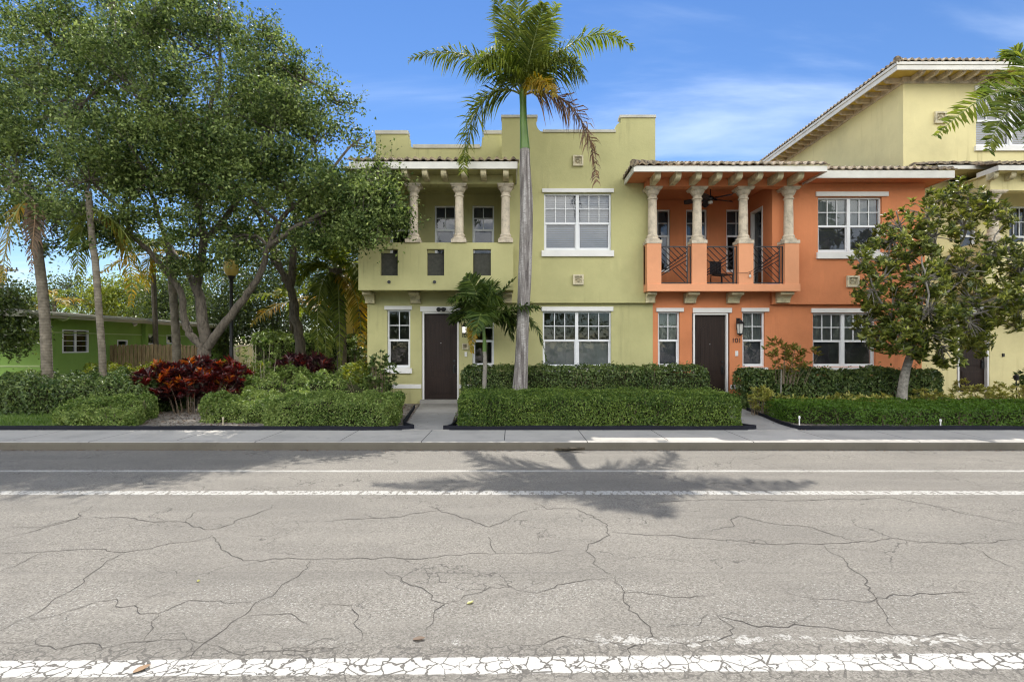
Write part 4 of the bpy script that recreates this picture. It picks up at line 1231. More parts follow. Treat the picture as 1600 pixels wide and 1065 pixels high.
        def clip(p, d, lo, hi):                   # part of a line inside the panel and its region
            ts = np.linspace(-3, 3, 1201); ok = []
            for tt in ts:
                a, b = p[0]+d[0]*tt, p[1]+d[1]*tt
                if .01 < a < Wd-.01 and .02 < b < Hh-.02 and lo(a, b): ok.append(tt)
            return (min(ok), max(ok)) if len(ok) > 4 else None
        sl_ = Hh/Wd*.92
        def up(a, b): return b > Hh*.30 + (a/Wd)*Hh*.50
        def dn(a, b): return b < Hh*.18 + (a/Wd)*Hh*.42
        def md(a, b): return Hh*.20 + (a/Wd)*Hh*.42 <= b <= Hh*.34 + (a/Wd)*Hh*.52
        for k in range(9):
            for rg in (up, dn):
                p = (Wd*(k*.22-.45), Hh); dd = (1, -1.0)
                c = clip(p, dd, rg, 0)
                if c: m.bar((x0+p[0]+dd[0]*c[0], y, za+p[1]+dd[1]*c[0]), (x0+p[0]+dd[0]*c[1], y, za+p[1]+dd[1]*c[1]), .0135)
        for k in range(3):
            p = (0, Hh*(.21+.065*k)); dd = (1, Hh/Wd*.46)
            m.bar((x0, y, za+p[1]), (x1, y, za+p[1]+Hh*(.42+.05*k)), .0135)
        m.build('railing', M['rail'], h, merge=False)
    # windows and doors
    window(h, lp['a'], LW, 2, upper='curtain', lower='blind_dark', lintel=(1025, 1068, 481, 487), sill=(1026, 1067, 573, 580))
    window(h, lp['b'], LW, 2, upper='curtain', lower='blind_dark', lintel=(1158, 1201, 481, 487), sill=(1158, 1199, 573.5, 583))
    window(h, lp['c'], LW, 3, 2, upper='curtain', lower='blind_dark', lintel=(1267, 1375, 481.5, 488.5), sill=(1267, 1378, 573.5, 581))
    window(h, (1278, 1378, 308, 394), UP, 3, 2, upper='curtain', lower='blind_dark', lintel=(1274, 1387, 300, 307), sill=(1275, 1387, 394.5, 404.5))
    for v in bp: window(h, v, BK, 2, meet=.42, upper='blind_dark', lower='')
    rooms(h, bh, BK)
    front_door(h, (1086, 1134.5, 492, 626), LW, lintel=(1082, 1143, 481, 488.5))
    dm = MB(); dm.box(rx+.09, rx+.13, 16.25, 16.93, dz0, dz1-.07)
    bd = dm.build('balcony_door', M['glass_dark'], h)
    bf = MB(); bf.box(rx-.015, rx+.14, 16.18, 16.25, dz0, dz1); bf.box(rx-.015, rx+.14, 16.93, 17.0, dz0, dz1); bf.box(rx-.015, rx+.14, 16.25, 16.93, dz1-.07, dz1)
    bf.build('door_frame', M['white'], bd, merge=False)
    rm = MB(); rm.box(rx+.5, rx+.55, 16.0, 17.2, 3.3, 6.2); rm.build('curtain', M['room'], bd)
    tr = MB()
    for a, b_ in ((xl, X(1080.5, LW)), (X(1141, LW), xr)): tr.box(a, b_, LW-.022, LW+.01, Z(607.5, LW), Z(601, LW))
    tr.build('band_course', M['white'], h, bevel=.004)
    MB().box(X(1080, LW), X(1143, LW), LW-.14, LW+.3, .1, .225).build('door_step', M['path'], h, bevel=.01)
    ornament(h, (1322, 1341, 431, 448.5), UP)
    wall_lantern(h, 1153.5, 513, LW, .21, .40, 'frosted')
    text_mesh('101', .19, 'house_number', M['black'], h, X(1150.5, LW), LW-.012, Z(532, LW))
    MB().box(X(1148.5, LW), X(1153, LW), LW-.025, LW, Z(556, LW), Z(548, LW)).build('door_bell', M['white'], h, bevel=.004)
    return zs, rx, BK, BF, zr
ZS, RX, OBK, OBF, OZR = build_orange()

# ceiling fan under the loggia ceiling
def ceiling_fan():
    x, y, z = X(1110, 15.95), 15.95, Z(310, 15.95)
    zc = Z(293, 15.3)+.30
    t = thing('ceiling_fan', 'dark ceiling fan hanging over the orange balcony', 'fan', (x, y, zc))
    MB().tube([(x, y, zc), (x, y, z)], .015, 8).build('rod', M['black'], t)
    MB().lathe([(.02, z+.08), (.09, z+.05), (.11, z), (.09, z-.05), (.05, z-.07)], x, y, 18).build('motor', M['black'], t, smooth=True)
    MB().lathe([(.05, z-.07), (.075, z-.10), (.06, z-.15), (.02, z-.17)], x, y, 14).build('lamp', M['frosted'], t, smooth=True)
    for k in range(5):
        a = 2*math.pi*k/5 + .25
        d = Vector((math.cos(a), math.sin(a), 0)); n = Vector((-d.y, d.x, 0))
        c = Vector((x, y, z-.01)); m = MB()
        pts = []
        for r, wd in ((.12, .02), (.22, .06), (.38, .085), (.66, .085), (.74, .05)): pts.append((c+d*r+n*wd+Vector((0, 0, .045-.05*r)), c+d*r-n*wd-Vector((0, 0, .035+.05*r))))
        vs = []
        for p, q in pts: vs += [tuple(p), tuple(q), tuple(p-Vector((0, 0, .012))), tuple(q-Vector((0, 0, .012)))]
        fs = []
        for i in range(4):
            b = 4*i
            fs += [(b, b+1, b+5, b+4), (b+2, b+6, b+7, b+3), (b, b+4, b+6, b+2), (b+1, b+3, b+7, b+5)]
        fs += [(0, 2, 3, 1), (16, 17, 19, 18)]
        m.add(vs, fs); m.build('blade', M['rail'], t)
ceiling_fan()

# things on the orange balcony
def string_light():
    y = OBF-.05
    t = thing('string_light', 'short string of small bulbs sagging across the orange balcony pier', 'light string', (X(1165, y), y, Z(430, y)))
    pts = [P(1150, 427, y), P(1158, 426.5, y), P(1168, 426, y), P(1177, 422, y)]
    MB().tube(spline(pts, 5), .006, 5).build('wire', M['black'], t)
    for px, py in ((1172, 425),):
        q = P(px, py, y); m = MB()
        m.tube([q, q-Vector((0, 0, .07))], [.008, .018], 6); m.build('bulb_socket', M['black'], t)
        MB().lathe([(.018, q.z-.07), (.035, q.z-.10), (.03, q.z-.14), (.01, q.z-.16)], q.x, q.y, 10).build('bulb', M['frosted'], t, smooth=True)
string_light()
def patio_chair(px, D, rot, label, cm):
    x, z = X(px, D), 3.46
    t = thing('patio_chair', label, 'chair', (x, D, z), 'patio furniture on the orange balcony')
    m = MB()
    for i in range(7): m.box(x-.24+i*.07, x-.19+i*.07, D-.22, D+.22, z+.42, z+.44)
    m.build('seat', M[cm], t)
    b = MB()
    for i in range(7): b.box(x-.24+i*.07, x-.19+i*.07, D+.22, D+.24, z+.46, z+.82)
    b.box(x-.25, x+.25, D+.215, D+.245, z+.82, z+.86); b.build('backrest', M[cm], t)
    for sx in (-.23, .23):
        for sy in (-.2, .22): MB().bar((x+sx, D+sy, z), (x+sx*.97, D+sy*.97, z+.42), .014).build('leg', M['rail'], t)
    t.rotation_euler = (0, 0, rot)
patio_chair(1128, 16.1, .5, 'dark metal patio chair behind the middle balcony railing', 'rail')
M['blue'] = simple('blue_fabric', (0.03, 0.07, 0.28), 0.8, 0.2, 6)
def cushion():
    y = 15.72
    x, z = X(1209, y), 3.455
    vs = MB()
    n = 12
    pr = []
    m = MB()
    m.lathe([(.02, z), (.20, z+.01), (.25, z+.06), (.24, z+.11), (.15, z+.16), (.03, z+.17)], x, y, 16)
    o = m.build('cushion', M['blue'], None, (x, y, z), smooth=True)
    tag(o, 'small blue cushion lying on the orange balcony floor by the balcony door', 'cushion')
cushion()

# ================================================================== YELLOW TOWNHOUSE
def build_yellow():
    h = thing('townhouse', 'pale yellow three-storey townhouse with long bracketed eave at the right', 'house', (15, 16.2, .15), 'terraced townhouses')
    LY, T3 = 16.2, 16.5
    xl, xr = 11.866, 20.5
    w = MB()
    dr = r4(1495, 1546, 488, 612, LY)
    zm = Z(262, T3)
    w2 = [r4(1500, 1527, 320, 440, LY), r4(1577, 1640, 322, 440, LY)]
    w.grid_wall(xl, xr, .1, 6.75, LY, LY+.25, [dr] + w2)
    t3w = r4(1525, 1640, 143, 228, T3)
    zt = Z(123, T3)
    w.grid_wall(xl, xr, 6.75, zt, T3, T3+.25, [t3w])
    w.box(xl, xl+.2, LY+.25, 25.5, .1, 6.75); w.box(xl, xl+.2, T3+.25, 25.5, 6.75, zt)
    w.box(xr-.2, xr, LY+.25, 25.5, .1, 6.75); w.box(xr-.2, xr, T3+.25, 25.5, 6.75, zt)
    w.box(xl, xr, 25.3, 25.5, .1, zt)
    w.build('wall', M['yellow'], h)
    MB().box(xl+.2, xr-.2, LY, T3+.25, 6.68, 6.74).build('setback_roof', M['gravelroof'], h)
    # main roof
    o = .62
    e0, ef = xl-o, T3-o
    zs = Z(131, T3)+.10
    er = xr+.6; eb = 25.3+o
    s = MB(); s.box(e0+.03, er, ef+.03, eb, zs+.10, zs+.15); s.build('soffit', M['ochre'], h)
    k = MB()
    k.box(xl-.03, xr, T3-.035, T3+.02, zs-.10, zs+.095); k.box(xl-.033, xl+.02, T3+.02, 25.3, zs-.10, zs+.095)
    k.build('frieze', M['stone'], h)
    f = MB(); f0 = Z(109, ef); f1 = Z(97.5, ef)
    f.box(e0, er, ef, ef+.035, f0, f1); f.box(e0, e0+.035, ef+.035, eb, f0, f1)
    f.box(e0-.03, er, ef-.03, ef-.002, f1-.07, f1+.01); f.box(e0-.03, e0-.002, ef-.002, eb, f1-.07, f1+.01)
    f.build('fascia', M['fascia'], h, bevel=.005)
    n = 9
    for i in range(22):
        x = xl+.25+i*.40
        if x < xr: rafter_tail(h, x, .10, ef+.10, T3-.03, zs+.098, .13, 'stone')
    for i in range(20):
        y = T3+.1+i*.46
        pr = [(xl-.03, zs+.098), (e0+.10, zs+.098), (e0+.10, zs+.05), (e0+.2, zs-.03), (xl-.03, zs-.03)]
        m = MB(); m.prism([(a, b) for a, b in pr][::-1], y-.05, y+.05); m.build('rafter_tail', M['stone'], h)
    zt_ = f1+.02
    sl = .36
    tiles(h, lambda u, d: u > e0-.05+d, e0-.05, er, ef-.05, zt_, 4.8, sl, tw=.2, caps=[((e0-.03, ef-.03, zt_+.02), (e0+4.7, ef+4.7, zt_+4.7*sl))])
    tiles(h, lambda u, d: (u-ef+.05) > d and (eb-u) > d, ef-.05, eb, e0-.05, zt_, 4.8, sl, axis='x', flip=1, tw=.2)
    # porch roofs at the front
    p0, p1 = X(1466, 15.4), X(1562, 15.4)
    q = MB(); q.box(p0, p1, 15.4, 15.435, Z(264, 15.4), Z(258, 15.4)); q.box(p0, p0+.035, 15.435, LY, Z(264, 15.4), Z(258, 15.4))
    q0, q1 = X(1560, 14.7), 18.5
    q.box(q0, q1, 14.7, 14.735, Z(266, 14.7), Z(258, 14.7)); q.box(q0, q0+.035, 14.735, 15.4, Z(266, 14.7), Z(258, 14.7))
    q.build('fascia', M['fascia'], h, bevel=.005)
    d = MB(); d.box(p0+.035, p1, 15.435, LY, Z(264, 15.4)+.01, Z(264, 15.4)+.05); d.box(q0+.035, q1, 14.735, LY-.003, Z(266, 14.7)+.0, Z(266, 14.7)+.04)
    d.box(X(1540, 15.2), q1, 15.05, 15.35, Z(300, 15.2), Z(266, 14.7)-.002)
    d.box(X(1540, 15.2), X(1540, 15.2)+.28, 15.35, LY, Z(300, 15.2), Z(266, 14.7)-.002)
    d.build('loggia_beam', M['yellow'], h)
    tiles(h, lambda u, dd: True, p0-.05, p1, 15.37, Z(257, 15.4), 1.1, .30, tw=.36)
    tiles(h, lambda u, dd: True, q0-.05, q1, 14.67, Z(257, 14.7), 1.8, .26)
    for i in range(7): rafter_tail(h, X(1548, 15)+i*.48, .14, 14.82, 15.08, Z(266, 14.7)-.003, .18)
    # balcony
    BF = 15.1
    bx = X(1536, BF); z0, z1 = Z(455, BF), Z(345+33, BF)
    b = MB(); lat = r4(1571, 1640, 411, 434, BF)
    b.grid_wall(bx, 19, z0, z1, BF, BF+.2, [lat]); b.box(bx, bx+.2, BF+.2, LY, z0, z1); b.box(bx+.2, 19, BF+.2, LY, z0+.03, z0+.13)
    b.build('balcony', M['yellow'], h)
    g = MB()
    x0, x1, a0, a1 = lat
    for i in range(-3, 14):
        for sgn in (1, -1):
            xs = x0 + i*.10
            xe = xs + (a1-a0)*sgn
            pa, pb = (xs, a0), (xe, a1)
            if min(xs, xe) >= x0 and max(xs, xe) <= x1: g.bar((xs, BF+.08, a0), (xe, BF+.08, a1), .008)
    g.box(x0, x1, BF+.07, BF+.09, a0, a0+.02); g.box(x0, x1, BF+.07, BF+.09, a1-.02, a1)
    g.build('railing', M['rail'], h, merge=False)
    MB().tube([(X(1600, BF), BF+.02, Z(443, BF)), (X(1600, BF), BF-.03, Z(443, BF))], .045, 14).build('scupper', M['black'], h)
    column(h, X(1551, 15.2), 15.2, z1+.002, Z(300, 15.2), .12)
    for px in (1548, 1620): corbel(h, X(px, 15.5), X(px+17, 15.5), LY+.02, .5, z0-.003, .29)
    # windows, door
    window(h, (1525, 1640, 143, 228), T3, 3, 2, lintel=(1522, 1645, 135, 142), sill=(1522, 1645, 228.5, 236.5))
    window(h, (1500, 1527, 320, 440), LY, 2, meet=.4, upper='blind_dark', lower='blind_dark')
    window(h, (1577, 1640, 322, 440), LY, 3, 2, meet=.4, upper='', lower='blind_dark')
    rooms(h, [w2[1]], LY)
    front_door(h, (1499, 1542, 491, 612), LY, lintel=(1492, 1549, 479, 487))
    ornament(h, (1459, 1477, 175.5, 193.5), T3)
    wall_lantern(h, 1585, 507, LY, .2, .36, 'frosted')
    MB().box(X(1565.5, LY), X(1568.5, LY), LY-.03, LY, Z(557, LY), Z(552, LY)).build('door_bell', M['black'], h)
    MB().box(X(1495, LY), X(1547, LY), LY-.14, LY+.2, .1, .24).build('door_step', M['path'], h, bevel=.01)
build_yellow()
M['purple'] = simple('purple_lantern_paint', (0.055, 0.022, 0.07), 0.4, 0.2, 6)
def hanging_lantern():
    y = 15.7; x, z = X(1511, y), Z(318, y)
    zt = Z(264, 15.4)
    t = thing('hanging_lantern', 'dark purple lantern hanging from the yellow townhouse porch roof', 'lantern', (x, y, zt))
    MB().bar((x, y, zt), (x, y, z+.16), .005).build('chain', M['black'], t)
    m = MB(); m.lathe([(.02, z+.17), (.10, z+.13), (.10, z+.11)], x, y, 8); m.lathe([(.09, z-.14), (.095, z-.17), (.03, z-.19)], x, y, 8)
    for k in range(8):
        a = 2*math.pi*k/8; m.bar((x+.085*math.cos(a), y+.085*math.sin(a), z-.14), (x+.09*math.cos(a), y+.09*math.sin(a), z+.12), .008)
    m.build('cage', M['purple'], t, merge=False)
    MB().lathe([(.06, z-.14), (.065, z+.11)], x, y, 10).build('lantern_glass', M['purple'], t)
hanging_lantern()

# ================================================================== BUNGALOW AT THE LEFT
def build_bungalow():
    h = thing('bungalow', 'low leaf-green bungalow with flat overhanging roof behind the shrubs', 'house', (-16, 18, .12))
    xw, yf, yb = -14.3, 16.5, 27.5
    zt = 2.66
    w = MB()
    def side(px): return xw*F/(px-CX)            # distance of a point of the side wall seen at a column
    wins = [(97, 138, 515, 551), (183, 199, 531, 541), (227, 242, 522, 538), (260, 271, 523, 537)]
    hs = []
    for a, b, c, d in wins:
        ya, yb_ = side(a), side(b); ym = (ya+yb_)/2
        hs.append((ya, yb_, Z(d, ym), Z(c, ym)))
    g = MB(); g.grid_wall(yf, yb, .1, zt, -.0, .2, hs)   # built along X, turned to run along Y
    w.add([(xw-y, x, z) for x, y, z in g.v], g.f)
    w.box(-26, xw-.2, yf, yf+.2, .1, zt); w.box(-26, xw-.2, yb-.2, yb, .1, zt)
    w.build('wall', M['bungalow'], h)
    t = MB()
    for z0, z1 in ((2.20, 2.24), ): t.box(xw+.001, xw+.02, yf+.2, yb, z0, z1)
    t.box(-26, xw, yf-.02, yf-.001, 1.16, 1.21); t.box(-26, xw, yf-.02, yf-.001, 2.28, 2.32)
    t.build('band_course', M['bungalow_trim'], h)
    r = MB(); xe = -13.75; ye = 15.2
    r.box(-27, xe, ye, yb+.6, zt+.12, zt+.165)
    r.build('roof', M['gravelroof'], h)
    s = MB(); s.box(-27, xe-.04, ye+.04, yb+.55, zt, zt+.115); s.build('soffit', M['bungalow_fascia'], h)
    f = MB(); f.box(xe-.035, xe, ye+.035, yb+.6, zt-.03, zt+.118); f.box(-27, xe, ye, ye+.035, zt-.03, zt+.118); f.build('fascia', M['bungalow_fascia'], h, bevel=.005)
    gt = MB(); gt.box(xe+.002, xe+.09, ye, yb+.6, zt+.05, zt+.13); gt.build('gutter', M['bungalow_fascia'], h, bevel=.01)
    dp = MB(); dp.tube(spline([(xe+.02, 16.9, zt+.04), (xe-.1, 16.8, zt-.06), (xw+.06, 16.62, zt-.12), (xw+.05, 16.60, .2)], 4), .045, 8); dp.build('downspout', M['bungalow_trim'], h)
    for k, (y0, y1, z0, z1) in enumerate(hs):
        m = MB(); e = .045
        m.box(xw-.06, xw+.012, y0, y0+e, z0, z1); m.box(xw-.06, xw+.012, y1-e, y1, z0, z1)
        m.box(xw-.06, xw+.012, y0+e, y1-e, z0, z0+e); m.box(xw-.06, xw+.012, y0+e, y1-e, z1-e, z1)
        if k == 0:
            m.box(xw-.055, xw+.008, (y0+y1)/2-.03, (y0+y1)/2+.03, z0+e, z1-e)
            for q in (.3, .52, .76): m.box(xw-.05, xw+.0, y0+e, y1-e, z0+(z1-z0)*q-.009, z0+(z1-z0)*q+.009)
        win = m.build('window', M['vinyl'], h, merge=False)
        MB().add([(xw-.03, y0, z0), (xw-.03, y1, z0), (xw-.03, y1, z1), (xw-.03, y0, z1)], [(0,1,2,3)]).build('pane', M['glass_dark'], win)
        b = MB(); b.box(xw-1.2, xw-1.15, y0-.5, y1+.5, z0-.4, z1+.4); b.build('curtain', M['room'], win)
    k = MB(); k.tube([(xw+.02, side(205)+.1, zt-.0), (xw+.1, side(205)+.1, zt-.08)], [.05, .08], 8); k.build('floodlight', M['white'], h)
    po = MB(); po.box(xw+.02, xw+.16, side(221), side(221)+.16, .1, zt-.002); po.build('porch_post', M['bungalow'], h)
    return h
build_bungalow()
def wood_fence():
    y = 19.2
    a, b = X(166, y), X(308, y)
    t = thing('wooden_fence', 'weathered wooden picket fence beside the green bungalow', 'fence', ((a+b)/2, y, .12))
    a = -14.2
    m = MB(); x = a
    while x < b:
        zt = 1.84+random.uniform(-.02, .02); wd = .115
        m.prism([(x, .12), (x+wd, .12), (x+wd, zt-.03), (x+wd-.03, zt), (x+.03, zt), (x, zt-.03)], y+random.uniform(-.004, .004), y+.022)
        x += wd+.028
    m.build('pickets', M['fence'], t, merge=False)
    r = MB(); r.box(a, b, y+.024, y+.07, .5, .59); r.box(a, b, y+.024, y+.07, 1.45, 1.54); r.build('rail', M['fence'], t)
    for i in range(4):
        xx = a+.1+(b-a-.2)*i/3
        MB().box(xx-.05, xx+.05, y+.072, y+.17, .1, 1.7).build('post', M['fence'], t)
wood_fence()

def rear_building():
    D = 23.0
    x0, x1 = X(532, D), X(596, D)
    t = thing('rear_house', 'ochre-green house partly hidden behind the palms at the left of the green townhouse', 'house', ((x0+x1)/2, D, .12))
    m = MB(); hs = [r4(554, 580, 480, 520, D)]
    m.grid_wall(x0, x1, .1, 5.2, D, D+.25, hs); m.box(x0, x0+.2, D+.25, D+5, .1, 5.2); m.box(x1-.2, x1, D+.25, D+5, .1, 5.2); m.box(x0, x1, D+5, D+5.2, .1, 5.2)
    m.build('wall', M['ochre'], t)
    MB().box(x0-.2, x1+.2, D-.3, D+5.4, 5.21, 5.35).build('roof', M['gravelroof'], t)
    g = MB(); a, b, c, d = r4(553, 580, 486, 520, D)
    k = 0
    while a+k*.11 < b: g.bar((a+k*.11, D-.06, c), (a+k*.11, D-.06, d), .012); k += 1
    g.box(a, b, D-.08, D-.04, d, d+.04); g.box(a, b, D-.08, D-.04, c-.03, c)
    g.build('railing', M['rail'], t, merge=False)
    rm = MB(); p, q, r, s = hs[0]; rm.box(p-.2, q+.2, D+1.2, D+1.25, r-.2, s+.2); rm.build('interior', M['room'], t)
    y = D-.12
    mt = MB(); mt.box(X(536, D), X(541, D), D-.10, D-.002, Z(558, D), Z(540, D)); mt.build('meter_box', M['white'], t, bevel=.01)
rear_building()
def garden_wall():
    D = 24.0
    a, b = X(368, D), X(470, D)
    t = thing('garden_wall', 'low beige rendered garden wall behind the white-stemmed shrub', 'wall', ((a+b)/2, D, .12))
    MB().box(a, b, D, D+.18, .1, Z(541, D)).build('wall', M['yellow'], t)
    c = MB(); c.box(a-.03, b+.03, D-.03, D+.21, Z(541, D)+.002, Z(541, D)+.07)
    for i in range(4):
        x = a+(b-a)*i/3
        c.box(x-.15, x+.15, D-.06, D-.032, .1, Z(541, D))
    c.build('coping', M['stone'], t, merge=False)
garden_wall()

# ================================================================== STREET FURNITURE
def street_lamp():
    D = 17.0; x = X(361.5, D); z = Z(415, D)
    t = thing('street_lamp', 'black street lamp post with amber acorn globe under the oak', 'street lamp', (x, D, .12))
    MB().lathe([(.20, .12), (.20, .3), (.13, .38), (.10, .7), (.075, .8), (.055, 2.0), (.048, z-.55), (.07, z-.5), (.05, z-.46), (.10, z-.36), (.12, z-.30)], x, D, 16).build('post', M['black'], t, smooth=True)
    MB().lathe([(.12, z-.32), (.19, z-.24), (.225, z-.04), (.215, z+.10), (.16, z+.2)], x, D, 18).build('globe', M['amber'], t, smooth=True)
    MB().lathe([(.19, z+.18), (.195, z+.21), (.13, z+.26), (.10, z+.34), (.05, z+.40), (.02, z+.44), (.03, z+.47), (.01, z+.52)], x, D, 16).build('cap', M['black'], t, smooth=True)
street_lamp()
def utility_pole():
    D = 46.0; x = X(2, D); z = Z(414, D)
    t = thing('utility_pole', 'wooden utility pole with crossarm beyond the bungalow at the left edge', 'utility pole', (x, D, -.05))
    MB().tube([(x, D, -.1), (x, D, z)], [.2, .15], 10).build('pole', M['darkbark'], t)
    MB().box(x-.3, x+1.4, D-.06, D+.06, z-.5, z-.38).build('crossarm', M['darkbark'], t)
    for k in (.5, .9, 1.3): MB().lathe([(.05, z-.38), (.06, z-.25), (.03, z-.2)], x+k, D, 8).build('insulator', M['rail'], t)
utility_pole()

def edging(pts, label, h=.078):
    m = MB(); c = spline(pts, 6); n = len(c); th = .018
    L, R = [], []
    for i, p in enumerate(c):
        d = (c[min(i+1, n-1)]-c[max(i-1, 0)]); nr = Vector((-d.y, d.x, 0)).normalized()
        L.append(p+nr*th); R.append(p-nr*th)
    vs = [(*q.xy, .12) for q in L] + [(*q.xy, .12) for q in R] + [(*q.xy, .14+h+.006*math.sin(3*q.x)) for q in L] + [(*q.xy, .14+h+.006*math.sin(3*q.x)) for q in R]
    fs = []
    for i in range(n-1): fs += [(2*n+i, 3*n+i, 3*n+i+1, 2*n+i+1), (i, 2*n+i, 2*n+i+1, i+1), (n+i, n+i+1, 3*n+i+1, 3*n+i)]
    fs += [(0, n, 3*n, 2*n), (n-1, 3*n-1, 4*n-1, 2*n-1)]
    m.add(vs, fs)
    tag(m.build('bed_edging', M['edging'], None, (c[n//2].x, c[n//2].y, .12), merge=False), label, 'edging', 'plastic edging strips of the planting beds')
edging([(-24, 10.76, 0), (-14, 10.76, 0), (-6, 10.76, 0), (-2.25, 10.76, 0), (-2.30, 11.6, 0), (-2.62, 14.6, 0)], 'black edging strip along the planting bed left of the path to door 100')
edging([(-1.18, 14.4, 0), (-1.2, 11.2, 0), (-1.15, 10.77, 0), (1.5, 10.77, 0), (4.6, 10.77, 0), (4.68, 11.2, 0), (4.95, 13.2, 0)], 'black edging strip round the clipped hedge between the two paths')
edging([(6.05, 14.0, 0), (5.85, 12.6, 0), (5.68, 11.3, 0), (5.95, 10.80, 0), (8, 10.76, 0), (12, 10.76, 0), (24, 10.76, 0)], 'black edging strip curving round the planting bed right of the path to door 101')

def sprinkler(px, py0, py1, D, label, mat='white'):
    x = X(px, D); z0, z1 = .12, Z(py0, D)
    m = MB(); m.lathe([(.012, z0), (.012, z1-.05), (.02, z1-.045), (.02, z1), (.008, z1+.01)], x, D, 8)
    tag(m.build('sprinkler_riser', M[mat], None, (x, D, z0)), label, 'sprinkler', 'irrigation risers in the beds')
sprinkler(348.5, 652, 668, 10.95, 'thin white sprinkler riser on the bare mulch left of the front hedges', 'palestem')
sprinkler(1249, 650, 665, 10.9, 'white sprinkler riser before the low hedge near the path corner')
sprinkler(1469.5, 655, 667, 10.9, 'white sprinkler riser before the low hedge under the magnolia side')
def well_head(px, D, label):
    x = X(px, D); m = MB()
    z = Z(601, D)
    m.tube([(x, D, .12), (x, D, z-.1), (x+.03, D, z), (x-.06, D-.03, z-.05)], .05, 8)
    m.lathe([(.09, z-.02), (.1, z+.03), (.05, z+.10)], x-.03, D, 10)
    tag(m.build('hose_bib', M['black'], None, (x, D, .12), merge=False), label, 'pipe')
well_head(1467, 15.6, 'black pipe stand by the yellow wall behind the hedge end')
def path_light(px, py0, D, label):
    x = X(px, D); z = Z(py0, D)
    t = thing('path_light', label, 'garden light', (x, D, .12))
    MB().tube([(x, D, .1), (x, D, z-.1)], .012, 6).build('stake', M['black'], t)
    MB().lathe([(.05, z-.10), (.06, z), (.075, z+.01), (.01, z+.06)], x, D, 10).build('lamp', M['black'], t)
path_light(1588, 588, 14.6, 'small black garden light on a stake at the right edge')

# debris on the road
def road_leaf(px, py, L, rot, label, mat):
    g = G(px, py, .0); m = MB()
    n = 7; vs = []; fs = []
    for i in range(n):
        s = i/(n-1); w = math.sin(math.pi*min(1, s*.9+.08))**.8*L*.28
        z = .006+.010*s*s*L/.12
        vs += [(L*(s-.5), w, z+.22*w), (L*(s-.5), 0, z), (L*(s-.5), -w, z+.25*w)]
    for i in range(n-1):
        b = 3*i; fs += [(b, b+1, b+4, b+3), (b+1, b+2, b+5, b+4)]
    c, s_ = math.cos(rot), math.sin(rot)
    m.add([(g.x+x*c-y*s_, g.y+x*s_+y*c, z) for x, y, z in vs], fs)
    tag(m.build('fallen_leaf', M[mat], None, (g.x, g.y, 0), smooth=True), label, 'leaf')
road_leaf(735, 942, .055, .7, 'curled yellow-green fallen leaf lying on the asphalt near the middle', 'yellowleaf')
road_leaf(310, 908, .035, 2.0, 'tiny yellow-green fallen leaf on the asphalt at the left', 'yellowleaf')
road_leaf(655, 999, .075, .1, 'crumpled brown fallen leaf by the worn white line', 'frond_brown')
road_leaf(222, 1046, .085, .9, 'long pale dry fallen leaf across the near white line', 'rachis_brown')
def fallen_sheath():
    g = G(890, 706, 0); m = MB()
    L = .52; n = 14; vs = []
    for i in range(n):
        s = i/(n-1); w = .055*math.sin(math.pi*(s*.92+.04))+.006
        z = .012+.035*abs(s-.35)**1.2
        y = .05*math.sin(3*s)
        for a in (-1, -.5, 0, .5, 1): vs.append((g.x+L*(s-.5), g.y+y+w*a, z+.045*abs(a)**1.5))
    fs = [(5*i+k, 5*i+k+1, 5*i+k+6, 5*i+k+5) for i in range(n-1) for k in range(4)]
    m.add(vs, fs)
    tag(m.build('palm_sheath', M['darkbark'], None, (g.x, g.y, 0), smooth=True), 'dark dry palm sheath lying in the gutter below the kerb', 'palm sheath')
fallen_sheath()
# ================================================================== TREES
def lobe(px, py, r, D, n, ry=None, dz=1.0):
    R = r*D/F
    return (tuple(P(px, py, D)), (R, ry or R, R*dz), n)
def V3(px, py, D): return P(px, py, D)

